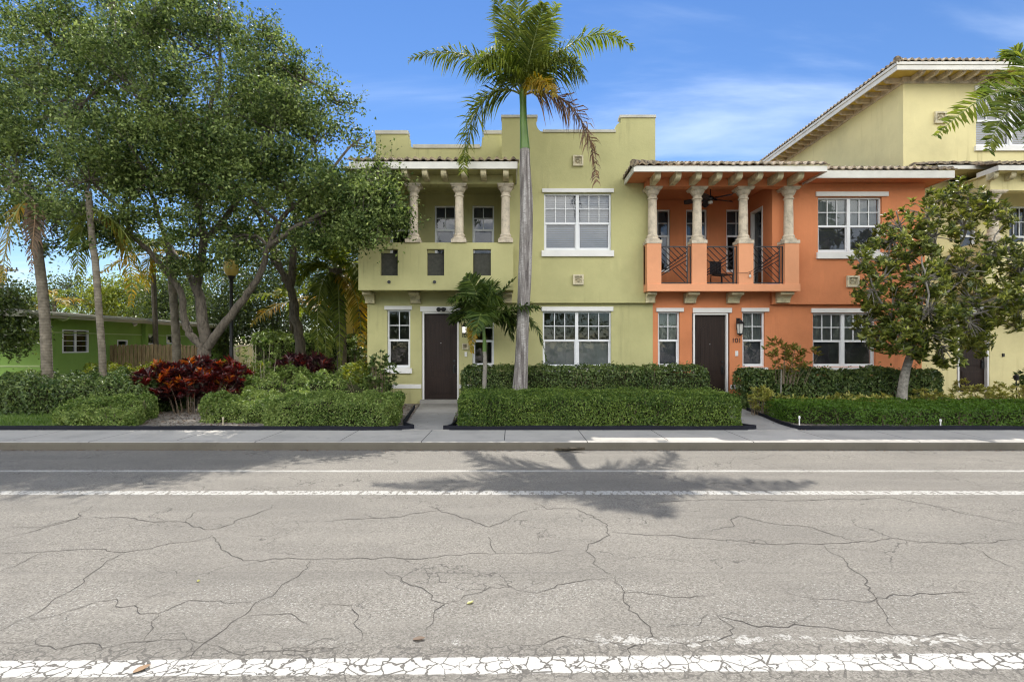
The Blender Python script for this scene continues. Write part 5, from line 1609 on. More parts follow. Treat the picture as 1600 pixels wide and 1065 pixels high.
def big_oak():
    D = 15.4
    b = P(318, 605, D); b.z = .1
    limbs = [
     ([b, V3(318, 590, D), V3(319, 560, D), V3(320, 530, D), V3(314, 480, D), V3(311, 430, D), V3(318, 370, D), V3(305, 290, 15.2), V3(320, 200, 15.0), V3(345, 120, 15)], .245, .045),
     ([V3(322, 545, D), V3(345, 512, 15.2), V3(382, 465, 15.0), V3(405, 430, 14.8), V3(425, 375, 14.6), V3(450, 330, 14.4), V3(500, 290, 14.0)], .135, .045),
     ([V3(314, 540, D), V3(296, 520, 15.3), V3(287, 495, 15.2), V3(282, 455, 15.0), V3(240, 400, 14.6), V3(205, 365, 14.3), V3(194, 335, 14.2), V3(150, 290, 14)], .125, .04),
     ([V3(313, 470, D), V3(290, 420, 15.8), V3(262, 380, 16.2), V3(235, 300, 16.5), V3(190, 200, 16.5), V3(130, 130, 16.5)], .10, .035),
     ([V3(316, 380, D), V3(360, 330, 15.8), V3(400, 260, 15.6), V3(430, 180, 15.2), V3(470, 120, 15)], .095, .03),
     ([V3(420, 385, 14.6), V3(470, 350, 14.0), V3(540, 320, 13.7), V3(600, 310, 13.5)], .08, .03),
     ([V3(205, 365, 14.3), V3(140, 340, 14.0), V3(60, 310, 14.2), V3(-20, 290, 14.5)], .09, .03),
     ([V3(306, 300, 15.2), V3(270, 220, 14.6), V3(220, 150, 14.2), V3(160, 90, 14.2)], .10, .03),
    ]
    L = [(40,105,95,15.2,70),(-55,200,120,15.5,70),(145,75,85,15.8,60),(235,50,85,15.0,66),(325,85,80,15.4,60),(405,115,70,14.8,48),(475,135,60,15,34),
         (110,190,110,14.2,95),(225,165,105,13.9,95),(330,190,95,13.8,80),(425,205,80,14.2,62),(490,215,56,14.5,36),
         (30,275,90,14.6,70),(140,285,85,13.8,72),(245,280,90,13.7,76),(350,290,85,13.9,70),(440,300,70,14.0,52),(512,285,54,13.8,40),(585,305,36,13.5,26),(612,320,32,13.3,20),
         (560,350,44,13.4,32),(600,362,30,13.3,16),(500,350,50,14.0,26),(90,350,48,14.4,26),(200,372,50,14.2,24),(300,370,60,14.4,30),(390,370,48,14.6,22),
         (150,150,120,17.4,64),(300,180,130,17.6,72),(430,240,100,17.2,50),(40,220,120,17.4,54),(250,300,110,17.2,46),(120,300,100,17.0,36),(370,310,80,17.0,30),(545,318,44,14.2,30),(572,318,36,13.9,26),(592,285,28,13.9,15),(560,280,30,14.2,16),(520,330,50,14.6,26),(100,60,80,15.2,26),(380,160,80,14.6,34),
         (255,10,60,15.2,20),(60,40,50,15.5,16),(410,50,40,15,10),(566,215,20,14.4,3),(530,165,26,14.6,7),(180,10,45,15.4,14),(340,25,50,15.3,14)]
    return crown_tree('oak_tree', 'big live oak with forked trunk behind the red croton, crown filling the upper left', 'tree', tuple(b), limbs,
        [lobe(*l, dz=.9) for l in L], 'oakleaf', 'oakbark', leaf=.088, per=92, sig=.20, shoots=.7, clump=8)
big_oak()

def second_oak():
    D = 18.5
    b = P(472, 590, D); b.z = .1
    limbs = [([b, V3(470, 570, D), V3(464, 510, D), V3(455, 455, D), V3(440, 425, D), V3(425, 385, D), V3(400, 330, D)], .22, .06),
             ([V3(452, 450, D), V3(458, 410, D), V3(462, 365, D), V3(470, 310, D)], .16, .06),
             ([V3(445, 435, D), V3(420, 400, 18.8), V3(390, 380, 19)], .08, .03)]
    L = [(400,330,75,19,46),(470,320,70,19,46),(530,330,60,19.4,36),(360,390,48,20,24),(430,390,45,20,20),(500,385,50,20,26),(545,385,36,20,16),(320,330,70,20,36)]
    return crown_tree('shade_tree', 'dark leaning shade tree with a forked trunk rising behind the burgundy bush', 'tree', tuple(b), limbs,
        [lobe(*l) for l in L], 'backleaf', 'darkbark', leaf=.12, per=60, sig=.34)
second_oak()

def magnolia():
    D = 13.3
    b = P(1408, 628, D); b.z = .1
    t = thing('magnolia_tree', 'magnolia tree with glossy whorled leaves and a pale leaning trunk by the orange corner', 'tree', tuple(b))
    mb = MB(); nodes = []
    def lm(pts, a, c): nodes.extend(limb(mb, [V3(*p) if len(p) == 3 and p[0] > 50 else p for p in pts], a, c, 8, .015))
    mb.tube(spline([b, V3(1410, 610, D), V3(1415, 580, D), V3(1424, 550, D)], 5), [.125-.0028*i for i in range(16)], 12)
    tips = []
    limbs = [
      [(1424,550,D),(1432,500,D),(1450,440,D),(1462,370,D-.1),(1475,320,D),(1490,300,D)],
      [(1424,550,D),(1400,510,D-.4),(1375,470,D-.6),(1355,425,D-.7),(1335,400,D-.7)],
      [(1430,510,D),(1465,470,D-.3),(1510,430,D-.4),(1545,385,D-.3),(1575,340,D-.2)],
      [(1426,530,D),(1480,510,D-.5),(1530,490,D-.6),(1590,470,D-.5)],
      [(1440,470,D),(1420,420,D+.3),(1410,370,D+.2),(1400,330,D)],
      [(1450,440,D),(1500,380,D+.4),(1520,330,D+.4),(1530,300,D+.3)],
      [(1424,545,D),(1390,540,D-.2),(1365,520,D-.3),(1350,500,D-.3)],
      [(1426,530,D),(1440,500,D-.9),(1450,460,D-1.2),(1440,400,D-1.2)],
      [(1428,525,D),(1470,520,D+.6),(1520,520,D+.8),(1570,500,D+.8)],
    ]
    for l in limbs: lm(l, .038, .014)
    lobes = [(1470,310,24,D,12),(1500,302,22,D,10),(1440,335,28,D,14),(1400,355,26,D,13),(1385,385,30,D-.3,16),(1350,405,22,D-.7,10),(1420,400,32,D,18),(1460,370,32,D-.2,18),(1505,350,24,D+.3,11),(1530,320,24,D+.3,12),
             (1560,340,24,D-.2,11),(1580,395,28,D-.3,14),(1545,400,30,D-.4,15),(1500,420,34,D-.3,20),(1440,440,34,D-.8,22),(1385,430,30,D-.5,16),(1360,455,24,D-.6,11),(1400,475,34,D-.6,22),(1460,480,40,D-.8,30),(1520,470,38,D-.5,26),(1575,455,34,D-.5,20),
             (1360,500,20,D-.3,11),(1375,525,22,D-.4,13),(1410,520,32,D-.7,22),(1460,525,32,D-.7,22),(1510,510,30,D-.4,18),(1560,500,30,D+.2,16),(1595,480,24,D-.2,10),(1430,545,18,D-.5,9),(1480,555,20,D-.5,9),(1535,540,22,D,9),(1600,420,26,D,10)]
    for (px, py, r, d, n) in lobes:
        n = int(n*1.75)
        c = np.array(P(px, py, d)); R = r*d/F
        q = c + rdir(n)*RNG.uniform(.2, 1, (n, 1))**.5*R*np.array([1.05, 1.4, 1.05])
        tips.append(q)
        NA = np.array([tuple(k) for k in nodes])
        hub = nodes[int(np.argmin(np.sum((NA-c)**2, 1)))]
        cc = hub.lerp(Vector(tuple(c)), .6)
        mb.tube([hub, cc], [.022, .016], 5, False)
        for e in q: mb.tube([cc, cc.lerp(Vector(tuple(e)), .55)+Vector((0, 0, .02)), Vector(tuple(e))], [.014, .010, .006], 4, False)
    T = np.concatenate(tips)
    dirs = unit(RNG.normal(size=T.shape)*.55 + np.array([0, -.15, .85]))
    V = np.concatenate([whorls(T, dirs, 14, .142, .38, .85, .25), whorls(T-dirs*.10, dirs, 10, .138, .42, 1.2, .5)])
    mb.build('trunk', M['greybark'], t, smooth=True, merge=False, angle=60)
    leaves_obj('crown', V, M['magnolia'], t)
magnolia()

# ================================================================== PALMS
def royal_palm():
    D = 13.95
    bx, by = X(813, D), D
    t = thing('royal_palm', 'tall royal palm with a pale swelling trunk and green crownshaft before the green townhouse', 'palm tree', (bx, by, .1))
    prof = [(630, 813, 27), (612, 812.5, 25), (600, 813, 23.5), (570, 814.5, 21), (530, 816, 19.5), (480, 818, 19.5), (430, 820, 21), (370, 822, 20.5), (320, 822.5, 20), (300, 822, 19.5), (270, 820.5, 17.5), (240, 820, 15.5), (233, 820, 15.5)]
    pts = spline([P(px, py, D) for py, px, w in prof], 4)
    ws = []
    for i in range(len(prof)-1):
        for j in range(4): ws.append((prof[i][2]+(prof[i+1][2]-prof[i][2])*j/4)*D/F/2)
    ws.append(prof[-1][2]*D/F/2)
    mb = MB(); mb.tube(pts, ws, 18); mb.build('trunk', M['royal'], t, smooth=True, merge=False, angle=70)
    cs = [(233.5, 820, 16), (228, 819.8, 15.5), (215, 819.2, 13.5), (190, 818, 11.5), (165, 817.5, 10.5), (148, 817, 11.5), (140, 817, 9)]
    mb = MB(); mb.tube([P(px, py, D) for py, px, w in cs], [w*D/F/2 for py, px, w in cs], 16)
    mb.build('crownshaft', M['crownshaft'], t, smooth=True, angle=70)
    B = (817, 150, 0)
    K = dict(n=140, w=.037)
    def fp(c, **kw):
        a = dict(K); a.update(kw); frond_px(t, D, B, c, **a)
    fp([(790,118,-0.12),(735,58,-0.25),(640,92,-0.35)], ll=.72, droop=.62, plume=.55)
    fp([(800,105,-0.3),(770,50,-0.65),(736,112,-1.0)], ll=.88, droop=.7, plume=.6, mat='frond_lush')
    fp([(775,118,0.05),(725,165,0.0),(724,268,-0.1)], ll=.82, droop=.5, plume=.5, mat='frond')
    fp([(816,100,0.1),(812,50,0.15),(808,-20,0.1)], ll=.92, droop=.3, plume=.6, face=(0, -1, .2))
    fp([(825,100,0.15),(842,60,0.4),(870,6,0.75)], ll=.9, droop=.4, plume=.6, mat='frond_lush', face=(-.2, -1, .2))
    fp([(822,105,-0.25),(838,50,-0.45),(850,5,-0.9)], ll=.88, droop=.4, plume=.6, face=(0, -1, .3))
    fp([(845,105,0.1),(925,10,0.2),(990,76,0.25)], ll=.70, droop=.68, plume=.5, mat='frond_lush')
    fp([(840,112,-0.35),(880,60,-0.7),(912,122,-0.95)], ll=.88, droop=.7, plume=.6)
    fp([(850,130,0.0),(925,150,-0.05),(932,285,-0.15)], ll=.8, droop=.85, plume=.6, mat='frond_brown', rach='rachis_brown', ragged=.35, w=.036)
    fp([(835,125,-0.5),(850,110,-0.95),(868,150,-1.3)], ll=.5, droop=.8, plume=.6, mat='frond_yellow')
    fp([(806,90,0.25),(800,50,0.45),(775,-5,0.65)], ll=.9, droop=.4, plume=.5, face=(.2, -1, .2))
royal_palm()

def small_palm():
    D = 14.3
    b = P(757, 612, D)
    t = thing('christmas_palm', 'small slender palm with arching fronds growing before the window right of door 100', 'palm tree', (b.x, D, .1))
    mb = MB(); mb.tube(spline([(b.x, D, .1), P(757, 600, D), P(758, 570, D), P(757, 548, D)], 4), [.075, .07, .066, .063, .061, .06, .058, .057, .056, .055, .054, .053, .052], 12)
    mb.build('trunk', M['greybark'], t, smooth=True, merge=False, angle=70)
    mb = MB(); mb.tube([P(757, 549, D), P(757, 535, D), P(756, 515, D), P(756, 500, D)], [.055, .05, .04, .03], 10); mb.build('crownshaft', M['crownshaft'], t, smooth=True, angle=70)
    K = dict(ll=.64, n=70, w=.05, droop=.5, plume=.3, mat='frond_dark', r=.014)
    for c, kw in (([(752,480,0),(742,440,-.1),(728,432,-.2)], dict(face=(0,-1,.2), droop=.3)), ([(750,490,-.2),(725,450,-.4),(702,470,-.6)], {}), ([(765,490,.1),(785,450,.2),(806,434,.3)], dict(droop=.15, ll=.32)),
                  ([(775,490,-.2),(815,470,-.5),(842,480,-.6)], {}), ([(790,505,-.1),(835,455,-.1),(853,562,-.2)], dict(ll=.5)), ([(758,490,-.7),(752,470,-1.2),(744,520,-1.5)], {}),
                  ([(768,495,.4),(790,470,.7),(815,520,.9)], {}), ([(745,480,.2),(728,455,.4),(712,500,.5)], {}), ([(770,485,.1),(790,470,.2),(800,530,.3)], {}), ([(762,475,.1),(760,440,.3),(748,448,.5)], dict(face=(0,-1,.3), droop=.3)), ([(740,495,.3),(720,475,.6),(706,505,.8)], {}), ([(750,500,-.3),(735,490,-.6),(738,550,-.8)], dict(mat='frond_yellow', ll=.3)),
                  ([(760,480,-.3),(768,440,-.7),(776,450,-1.2)], dict(face=(0,-1,.4)))):
        a = dict(K); a.update(kw)
        frond_px(t, D, (756, 506, 0), c, **a)
small_palm()

def coconut(label, D, trunkpx, r0, r1, fr, group='palms along the bungalow side', radial=7, length=2.4, name='coconut_palm'):
    b = P(trunkpx[0][0], trunkpx[0][1], D); b.z = .1
    t = thing(name, label, 'palm tree', tuple(b), group)
    pts = spline([b] + [P(x, y, D) for x, y in trunkpx[1:]], 5); n = len(pts)
    mb = MB(); mb.tube(pts, [r0 + (r1-r0)*(i/(n-1))**.5 for i in range(n)], 14)
    mb.build('trunk', M['coco'], t, smooth=True, merge=False, angle=70)
    top = pts[-1]
    radial_fronds(t, top, radial, length, (-5, 70), ('frond', 'frond_lush'), ll=.55, n=44, w=.04, droop=.55)
    tx, ty = trunkpx[-1]
    for c, kw in fr: frond_px(t, D, (tx+3, ty+25, 0), c, **kw)
K = dict(ll=.55, n=50, w=.038, droop=.7, plume=.25)
coconut('coconut palm with a slightly leaning trunk before the bungalow downspout, leftmost of the three', 14.0, [(74, 590), (73, 560), (68, 470), (60, 400), (53, 350), (48, 318), (44, 285)], .135, .10,
  [([(30,315,-.3),(8,350,-.5),(4,440,-.6)], dict(K, mat='frond_yellow')), ([(15,310,.1),(-20,330,.1),(-30,410,.1)], dict(K)), ([(62,318,-.3),(52,350,-.5),(48,425,-.5)], dict(K, mat='frond_brown', rach='rachis_brown', ll=.4))], radial=0)
coconut('thin pale-trunked coconut palm standing in front of the bungalow window, hung with an orange frond', 13.4, [(161, 590), (160, 560), (155, 490), (149, 410), (145, 385), (142, 350), (138, 300)], .085, .07,
  [([(132,350,.1),(118,370,.1),(122,440,.1)], dict(K)), ([(165,335,0),(205,350,.1),(222,432,.2)], dict(K)), ([(170,350,.2),(212,365,.6),(205,478,.9)], dict(K, mat='frond_yellow'))], radial=0)
coconut('coconut palm trunk rising before the wooden fence, nearest the oak', 17.5, [(276, 580), (276, 550), (272, 480), (267, 420), (265, 390)], .135, .115,
  [([(240,380,0),(226,400,0),(230,452,.1)], dict(K, mat='frond_yellow'))], radial=4, length=2.0)
def mid_palm():
    D = 18.0
    b = P(533, 590, D); b.z = .1
    t = thing('young_coconut_palm', 'bushy young coconut palm with long drooping fronds beside the green townhouse corner', 'palm tree', tuple(b))
    mb = MB(); mb.tube(spline([b, P(534, 560, D), P(531, 500, D), P(527, 450, D), P(524, 420, D)], 5), [.16]*8+[.19]*6+[.21]*7, 12); mb.build('trunk', M['darkbark'], t, smooth=True, merge=False)
    B = (524, 425, 0); Q = dict(ll=.70, n=72, w=.055, droop=.45, plume=.2, mat='frond_lush')
    for c, kw in (([(515,390,-.2),(500,365,-.5),(478,380,-.7)], {}), ([(530,380,-.2),(538,350,-.5),(552,375,-.9)], {}), ([(505,410,0),(480,395,0),(465,450,0)], {}), ([(545,400,-.3),(562,400,-.6),(566,470,-.7)], {}),
                  ([(510,425,-.4),(490,430,-.8),(498,560,-1.0)], dict(mat='frond')), ([(540,430,-.3),(566,450,-.7),(564,540,-.9)], dict(mat='frond_yellow')), ([(515,440,-.3),(505,480,-.5),(510,580,-.6)], dict(mat='frond')),
                  ([(522,390,.4),(520,350,.8),(505,340,1.3)], {}), ([(532,440,-.5),(528,480,-.9),(532,575,-1.0)], dict(mat='frond', ll=.4)), ([(545,420,.4),(565,410,.8),(575,480,.9)], dict(mat='frond')), ([(500,410,.5),(470,400,.9),(440,460,1.0)], {})):
        a = dict(Q); a.update(kw); frond_px(t, D, B, c, **a)
mid_palm()
def back_palm(px, py, D, label, lean=0):
    b = P(px+lean, 590, D); b.z = .1
    t = thing('slender_palm', label, 'palm tree', tuple(b), 'small palms in the background')
    mb = MB(); mb.tube(spline([b, P(px+lean*.5, (590+py)/2, D), P(px, py, D)], 5), .09, 8); mb.build('trunk', M['darkbark'], t, smooth=True, merge=False)
    radial_fronds(t, P(px, py, D), 9, 2.0, (-25, 70), ('frond_lush', 'frond_yellow'), ll=.5, n=36, w=.05, droop=.5)
back_palm(455, 470, 21.5, 'slender background palm with yellow-lit fronds behind the leaning shade tree', 3)
back_palm(238, 395, 20.5, 'slender background palm with golden fronds over the bungalow roof', 8)
back_palm(85, 470, 31.0, 'background palm showing its fronds above the bungalow roof at the left')
def edge_palm():
    D = 11.6
    px, py = 1625, 140
    b = P(1650, 640, D); b.z = .1
    t = thing('edge_palm', 'palm whose fronds reach in from the right edge before the yellow townhouse', 'palm tree', tuple(b))
    mb = MB(); mb.tube(spline([b, P(1648, 450, D), P(1640, 280, D), P(px, py+15, D)], 6), [.16-.003*i for i in range(19)], 12); mb.build('trunk', M['royal'], t, smooth=True, merge=False)
    Q = dict(ll=.62, n=58, w=.058, droop=.3, plume=.2, mat='frond_dark', face=(0, -1, .5))
    B = (px, py+10, 0)
    for c, kw in (([(1590,120,-.2),(1520,150,-.5),(1462,214,-.7)], dict(ll=.5, mat='frond_lush')), ([(1600,150,-.5),(1560,170,-.9),(1545,235,-1.3)], dict(mat='frond')), ([(1610,110,0),(1590,60,.1),(1580,90,.2)], dict(mat='frond_lush')), ([(1640,110,0),(1680,80,0),(1730,130,0)], {}),
                  ([(1640,140,-.3),(1690,150,-.4),(1720,240,-.5)], {}), ([(1630,90,.4),(1640,40,.8),(1660,60,1.3)], {}), ([(1600,115,.4),(1570,100,.9),(1530,150,1.4)], dict(mat='frond')), ([(1630,150,-.8),(1625,170,-1.4),(1615,250,-1.8)], {})):
        a = dict(Q); a.update(kw); frond_px(t, D, B, c, **a)
edge_palm()

# ================================================================== BACKGROUND TREES
def back_tree(px, base_py, D, lobes, leafm, label, leaf=.17, per=80, sig=.5, tr=.16, name='background_tree'):
    b = P(px, base_py, D); b.z = -.04
    c0 = lobes[0]
    limbs = [([b, P(px, (base_py+c0[1])/2, D), P(c0[0], c0[1], D)], tr, .05)]
    for l in lobes[1:4]: limbs.append(([P(px, (base_py+c0[1])/2, D), P((px+l[0])/2, (base_py+2*l[1])/3, D), P(l[0], l[1], D)], tr*.5, .03))
    return crown_tree(name, label, 'tree', tuple(b), limbs, [lobe(*l[:3], D+l[3], l[4]) for l in lobes], leafm, 'darkbark', leaf=leaf, per=per, sig=sig, group='trees beyond the houses')
back_tree(215, 600, 33, [(205,465,38,0,34),(180,480,34,0,28),(235,480,30,0,24),(170,455,22,0,12),(215,445,20,1,10)], 'limeleaf', 'yellow-green leafy tree glowing over the bungalow roof')
back_tree(110, 600, 37, [(105,450,24,0,16),(130,470,30,0,22),(75,475,30,0,22),(45,490,34,0,24)], 'backleaf', 'round green tree standing past the bungalow roof near the left edge')
back_tree(262, 600, 30, [(270,470,36,0,36),(250,495,34,0,28),(290,440,34,0,28),(300,490,36,1,30)], 'backleaf', 'mid-green tree crown between the golden palm and the oak trunk')
back_tree(20, 600, 22, [(0,490,34,-6.6,30),(-35,470,50,-6.2,40),(12,525,26,-7.0,24),(24,470,18,-6.8,10)], 'backleaf', 'dark leafy tree overhanging the bungalow corner at the left edge', leaf=.10, sig=.25)
back_tree(350, 600, 27, [(350,470,50,0,56),(335,510,44,-1,44),(375,500,44,0,40),(390,440,44,1,40),(345,545,34,0,26)], 'backleaf', 'dense dark tree behind the street lamp', leaf=.13)
back_tree(430, 600, 29, [(420,470,52,0,56),(450,500,46,0,46),(410,520,38,0,34),(440,420,48,1,44)], 'backleaf', 'dense dark tree in the gap between oak limb and leaning tree', leaf=.13)
back_tree(505, 600, 27, [(500,470,48,0,50),(490,520,40,0,38),(520,430,46,1,44),(540,500,36,1,26),(545,440,40,0,34)], 'backleaf', 'dense dark tree behind the bushy young palm', leaf=.13)
back_tree(585, 600, 31, [(570,400,46,0,40),(600,380,40,1,30),(560,450,36,0,30)], 'backleaf', 'dark tree top showing behind the green townhouse corner', leaf=.14)

# ================================================================== HEDGES AND SHRUBS
hedge('clipped_hedge', 'large clipped box hedge with flat top between the two front paths', 'hedge', (-1.10, 4.62, 10.84, 12.75, .14, .80), 'boxleaf', 62000, .044, .12, .028)
hedge('foundation_hedge', 'loose dark hedge along the green wall behind the clipped hedge', 'hedge', (X(722, 14.5), X(1106, 14.5), 14.3, 15.4, .14, 1.24), 'ficusleaf', 22000, .07, .16, .06, .5)
hedge('foundation_hedge', 'dark hedge along the orange wall under its double window', 'hedge', (X(1160, 14.5), X(1452, 14.5), 13.95, 15.3, .14, 1.17), 'ficusleaf', 17000, .085, .18, .06, .5)
def skew_right(p):
    q = p.copy(); s = np.clip((6.9-q[:, 0])/1.2, 0, 1); q[:, 1] += s*np.clip(12.9-q[:, 1], 0, 3)*.55; return q
hedge('low_hedge', 'low clipped bright green hedge along the sidewalk under the magnolia', 'hedge', (5.95, 15.5, 10.95, 12.7, .16, .56), 'lowleaf', 46000, .045, .10, .035, skew=skew_right)
hedge('low_hedge', 'clipped low hedge left of the path to door 100', 'hedge', (-5.0, -2.42, 10.86, 12.6, .14, .74), 'coverleaf', 27000, .045, .2, .075)
hedge('low_hedge', 'rounded pale hedge between the bare mulch and the clipped hedge by path 100', 'hedge', (-6.75, -4.9, 11.7, 13.6, .14, .66), 'coverleaf', 20000, .05, .3, .13)
hedge('groundcover_bed', 'lumpy green groundcover under the white-stemmed shrub', 'shrub', (-6.9, -3.4, 13.75, 15.6, .13, 1.0), 'coverleaf', 17000, .065, .3, .2)
hedge('shrub_mass', 'broad dark-leaved shrub mass before the bungalow at the left', 'shrub', (-13.4, -8.7, 12.9, 15.2, .13, .98), 'ficusleaf', 26000, .085, .28, .13, .45)
hedge('shrub_mass', 'light-topped shrub row below the bungalow window and fence', 'shrub', (-13.2, -7.8, 16.2, 17.5, .12, 1.12), 'limeleaf', 9000, .10, .25, .16, .45)
def skew_low(p):
    q = p.copy(); q[:, 2] -= np.clip((12.0-q[:, 1])/1.2, 0, 1)*np.clip(q[:, 2]-.16, 0, 1)*.45; q[:, 0] -= (q[:, 1]-10.95)*.36; return q
hedge('groundcover_bed', 'low spreading pale green groundcover at the sidewalk before the dark shrub mass', 'shrub', (-9.3, -7.65, 10.95, 13.0, .13, .62), 'coverleaf', 20000, .052, .25, .08, skew=skew_low)
def scatter_shrub(name, label, tips_boxes, leafm, k, L, ratio, base, group=None, stem='stem', spread=.9, droop=.15, topm=None, topfrac=.0, stemr=.009, nstem=34):
    t = thing(name, label, 'shrub', base, group)
    T = []
    for (x0, x1, y0, y1, z0, z1, n) in tips_boxes:
        c = np.array([(x0+x1)/2, (y0+y1)/2, (z0+z1)/2]); r = np.array([(x1-x0)/2, (y1-y0)/2, (z1-z0)/2])
        T.append(c + rdir(n)*RNG.uniform(.3, 1, (n, 1))**.45*r*1.08)
    T = np.concatenate(T)
    D = unit(RNG.normal(size=T.shape)*.4 + np.array([0, -.1, .85]) + unit(T-np.array([base[0], base[1], base[2]-.3]))*.5)
    if topm:
        sel = RNG.random(len(T)) < topfrac*np.clip((T[:, 2]-T[:, 2].min())/(np.ptp(T[:, 2])+1e-6)*1.7, 0, 1)
        leaves_obj('bright_leaves', whorls(T[sel], D[sel], k, L, ratio, spread, droop), M[topm], t)
        T2, D2 = T[~sel], D[~sel]
    else: T2, D2 = T, D
    leaves_obj('foliage', whorls(T2, D2, k, L, ratio, spread, droop), M[leafm], t)
    mb = MB()
    x0, x1 = T[:, 0].min(), T[:, 0].max()
    for e in T[RNG.permutation(len(T))[:nstem]]:
        bx = base[0] + (e[0]-base[0])*.65; by = base[1]+(e[1]-base[1])*.5
        mb.tube([(bx, by, base[2]-.05), (bx+(e[0]-bx)*.5, by+(e[1]-by)*.4, base[2]+(e[2]-base[2])*.55), tuple(e)], [stemr, stemr*.7, stemr*.4], 4, False)
    mb.build('stems', M[stem], t, merge=False)
    return t
def bx(px0, px1, py0, py1, D, dd, n): return (X(px0, D), X(px1, D), D-dd, D+dd, Z(py1, D), Z(py0, D), n)
D = 13.6
scatter_shrub('croton_shrub', 'large croton with dark red and orange leaves at the foot of the oak', [bx(216,300,568,622,D,.6,150), bx(270,345,562,622,D,.6,150), bx(320,384,562,618,D+.3,.6,110)], 'crotonleaf', 11, .19, .30, (X(300, D), D, .12), topm='crotontop', topfrac=.16)
D = 16.0
scatter_shrub('cordyline_shrub', 'burgundy shrub with a bright red tuft standing before the leaning shade tree', [bx(428,485,556,592,D,.5,120), bx(465,515,552,590,D,.5,100)], 'plumleaf', 11, .2, .28, (X(470, D), D, .12), topm='crotonleaf', topfrac=.25)
D = 14.6
scatter_shrub('white_stemmed_shrub', 'sparse yellowish shrub with pale bare stems between croton and burgundy shrub', [bx(372,435,520,580,D,.5,70), bx(395,460,575,606,D,.5,40)], 'coverleaf', 7, .10, .4, (X(408, D), D, .12), stem='palestem', stemr=.010, nstem=16)
D = 14.4
scatter_shrub('round_shrub', 'lime-green rounded shrub at the green townhouse corner', [bx(537,590,564,606,D,.45,190)], 'limeleaf', 9, .085, .45, (X(562, D), D, .12), nstem=20)
D = 13.9
scatter_shrub('leafy_shrub', 'dark-leaved upright shrub under the narrow window left of door 100', [bx(574,622,558,612,D,.4,110), bx(580,605,548,580,D,.3,20)], 'ficusleaf', 8, .10, .5, (X(598, D), D, .12))
D = 13.0
scatter_shrub('variegated_shrub', 'yellow-leaved shrub at the corner of the path to door 101', [bx(1172,1206,604,640,D,.35,70)], 'yellowleaf', 10, .10, .36, (X(1186, D), D, .12))
def young(px, D, label):
    b = (X(px, D), D, .12)
    t = scatter_shrub('young_tree', label, [bx(1196,1232,528,560,D,.35,28), bx(1222,1258,538,566,D,.35,26), bx(1205,1262,556,582,D,.4,34), bx(1258,1280,540,556,D,.2,6)], 'pinkleaf', 8, .13, .32, (b[0], D, .9), stem='stem', stemr=.006, spread=1.0, nstem=24)
    mb = MB(); mb.tube(spline([(b[0], D, .1), (b[0]+.02, D, .7), (b[0]+.03, D, 1.3)], 4), .016, 6); mb.build('trunk', M['greybark'], t, smooth=True)
young(1219, 13.6, 'slim young tree with copper-tinged leaves before the orange wall')
def vrow(x0, x1, D, n, label, z1=.72):
    k = max(1, int((x1-x0)/.42))
    scatter_shrub('variegated_row', label, [(x0+(x1-x0)*i/k, x0+(x1-x0)*(i+1)/k, D-.28, D+.28, .3, z1+random.uniform(-.1, .05), n) for i in range(k)], 'yellowleaf', 10, .11, .34, ((x0+x1)/2, D, .12))
vrow(X(1212, 13.3), X(1392, 13.3), 13.3, 26, 'row of yellow variegated plants at the foot of the orange foundation hedge', .62)
vrow(X(1428, 13.6), X(1490, 13.6), 13.6, 30, 'yellow variegated plants just right of the magnolia trunk', .70)
vrow(X(1490, 14.3), X(1660, 14.3), 14.3, 34, 'taller yellow variegated plants before the yellow townhouse door', .86)
D = 15.0
scatter_shrub('leafy_shrub', 'dark shrub beside the garden light at the right edge', [bx(1588,1640,574,612,D,.4,80)], 'ficusleaf', 8, .12, .4, (X(1612, D), D, .12))
scatter_shrub('leafy_shrub', 'small dark shrub at the wall beneath the yellow palm frond left of the green townhouse', [bx(546,578,530,575,19.0,.4,80)], 'ficusleaf', 8, .12, .4, (X(562, 19.0), 19.0, .12))
hedge('shrub_mass', 'green hedge closing the garden behind the burgundy shrub', 'hedge', (X(395, 20), X(560, 20), 19.6, 20.8, .12, 2.2), 'coverleaf', 14000, .11, .25, .15, .45)
def tree_line():
    n = 26000; k = 420
    c = np.stack([RNG.uniform(-60, 60, k), RNG.uniform(-24, -17, k), RNG.uniform(.6, 5.8, k)], 1); c[:, 2] *= (.75+.3*np.sin(c[:, 0]*.35))
    p = c[RNG.integers(0, k, n)] + RNG.normal(size=(n, 3))*.75; p[:, 2] = np.maximum(p[:, 2], 0)
    V = leaf_verts(p, rdir(n), RNG.uniform(.3, .6, n), .55)
    tag(leaves_obj('tree_line', V, M['backleaf'], None, (0, -20, 0)), kind='stuff')
tree_line()
def lawn():
    n = 15000
    p = np.stack([RNG.uniform(-15, -9.15, n), RNG.uniform(10.8, 12.95, n), np.full(n, .125)], 1)
    T = unit(RNG.normal(size=(n, 3))*.45 + np.array([0, 0, 1])); L = RNG.uniform(.06, .14, n)
    V = leaf_verts(p + T*L[:, None]*.5, rdir(n), L, .13, T, .02)
    tag(leaves_obj('grass', V, M['grass'], None, (-12, 11.8, .12)), kind='stuff')
lawn()
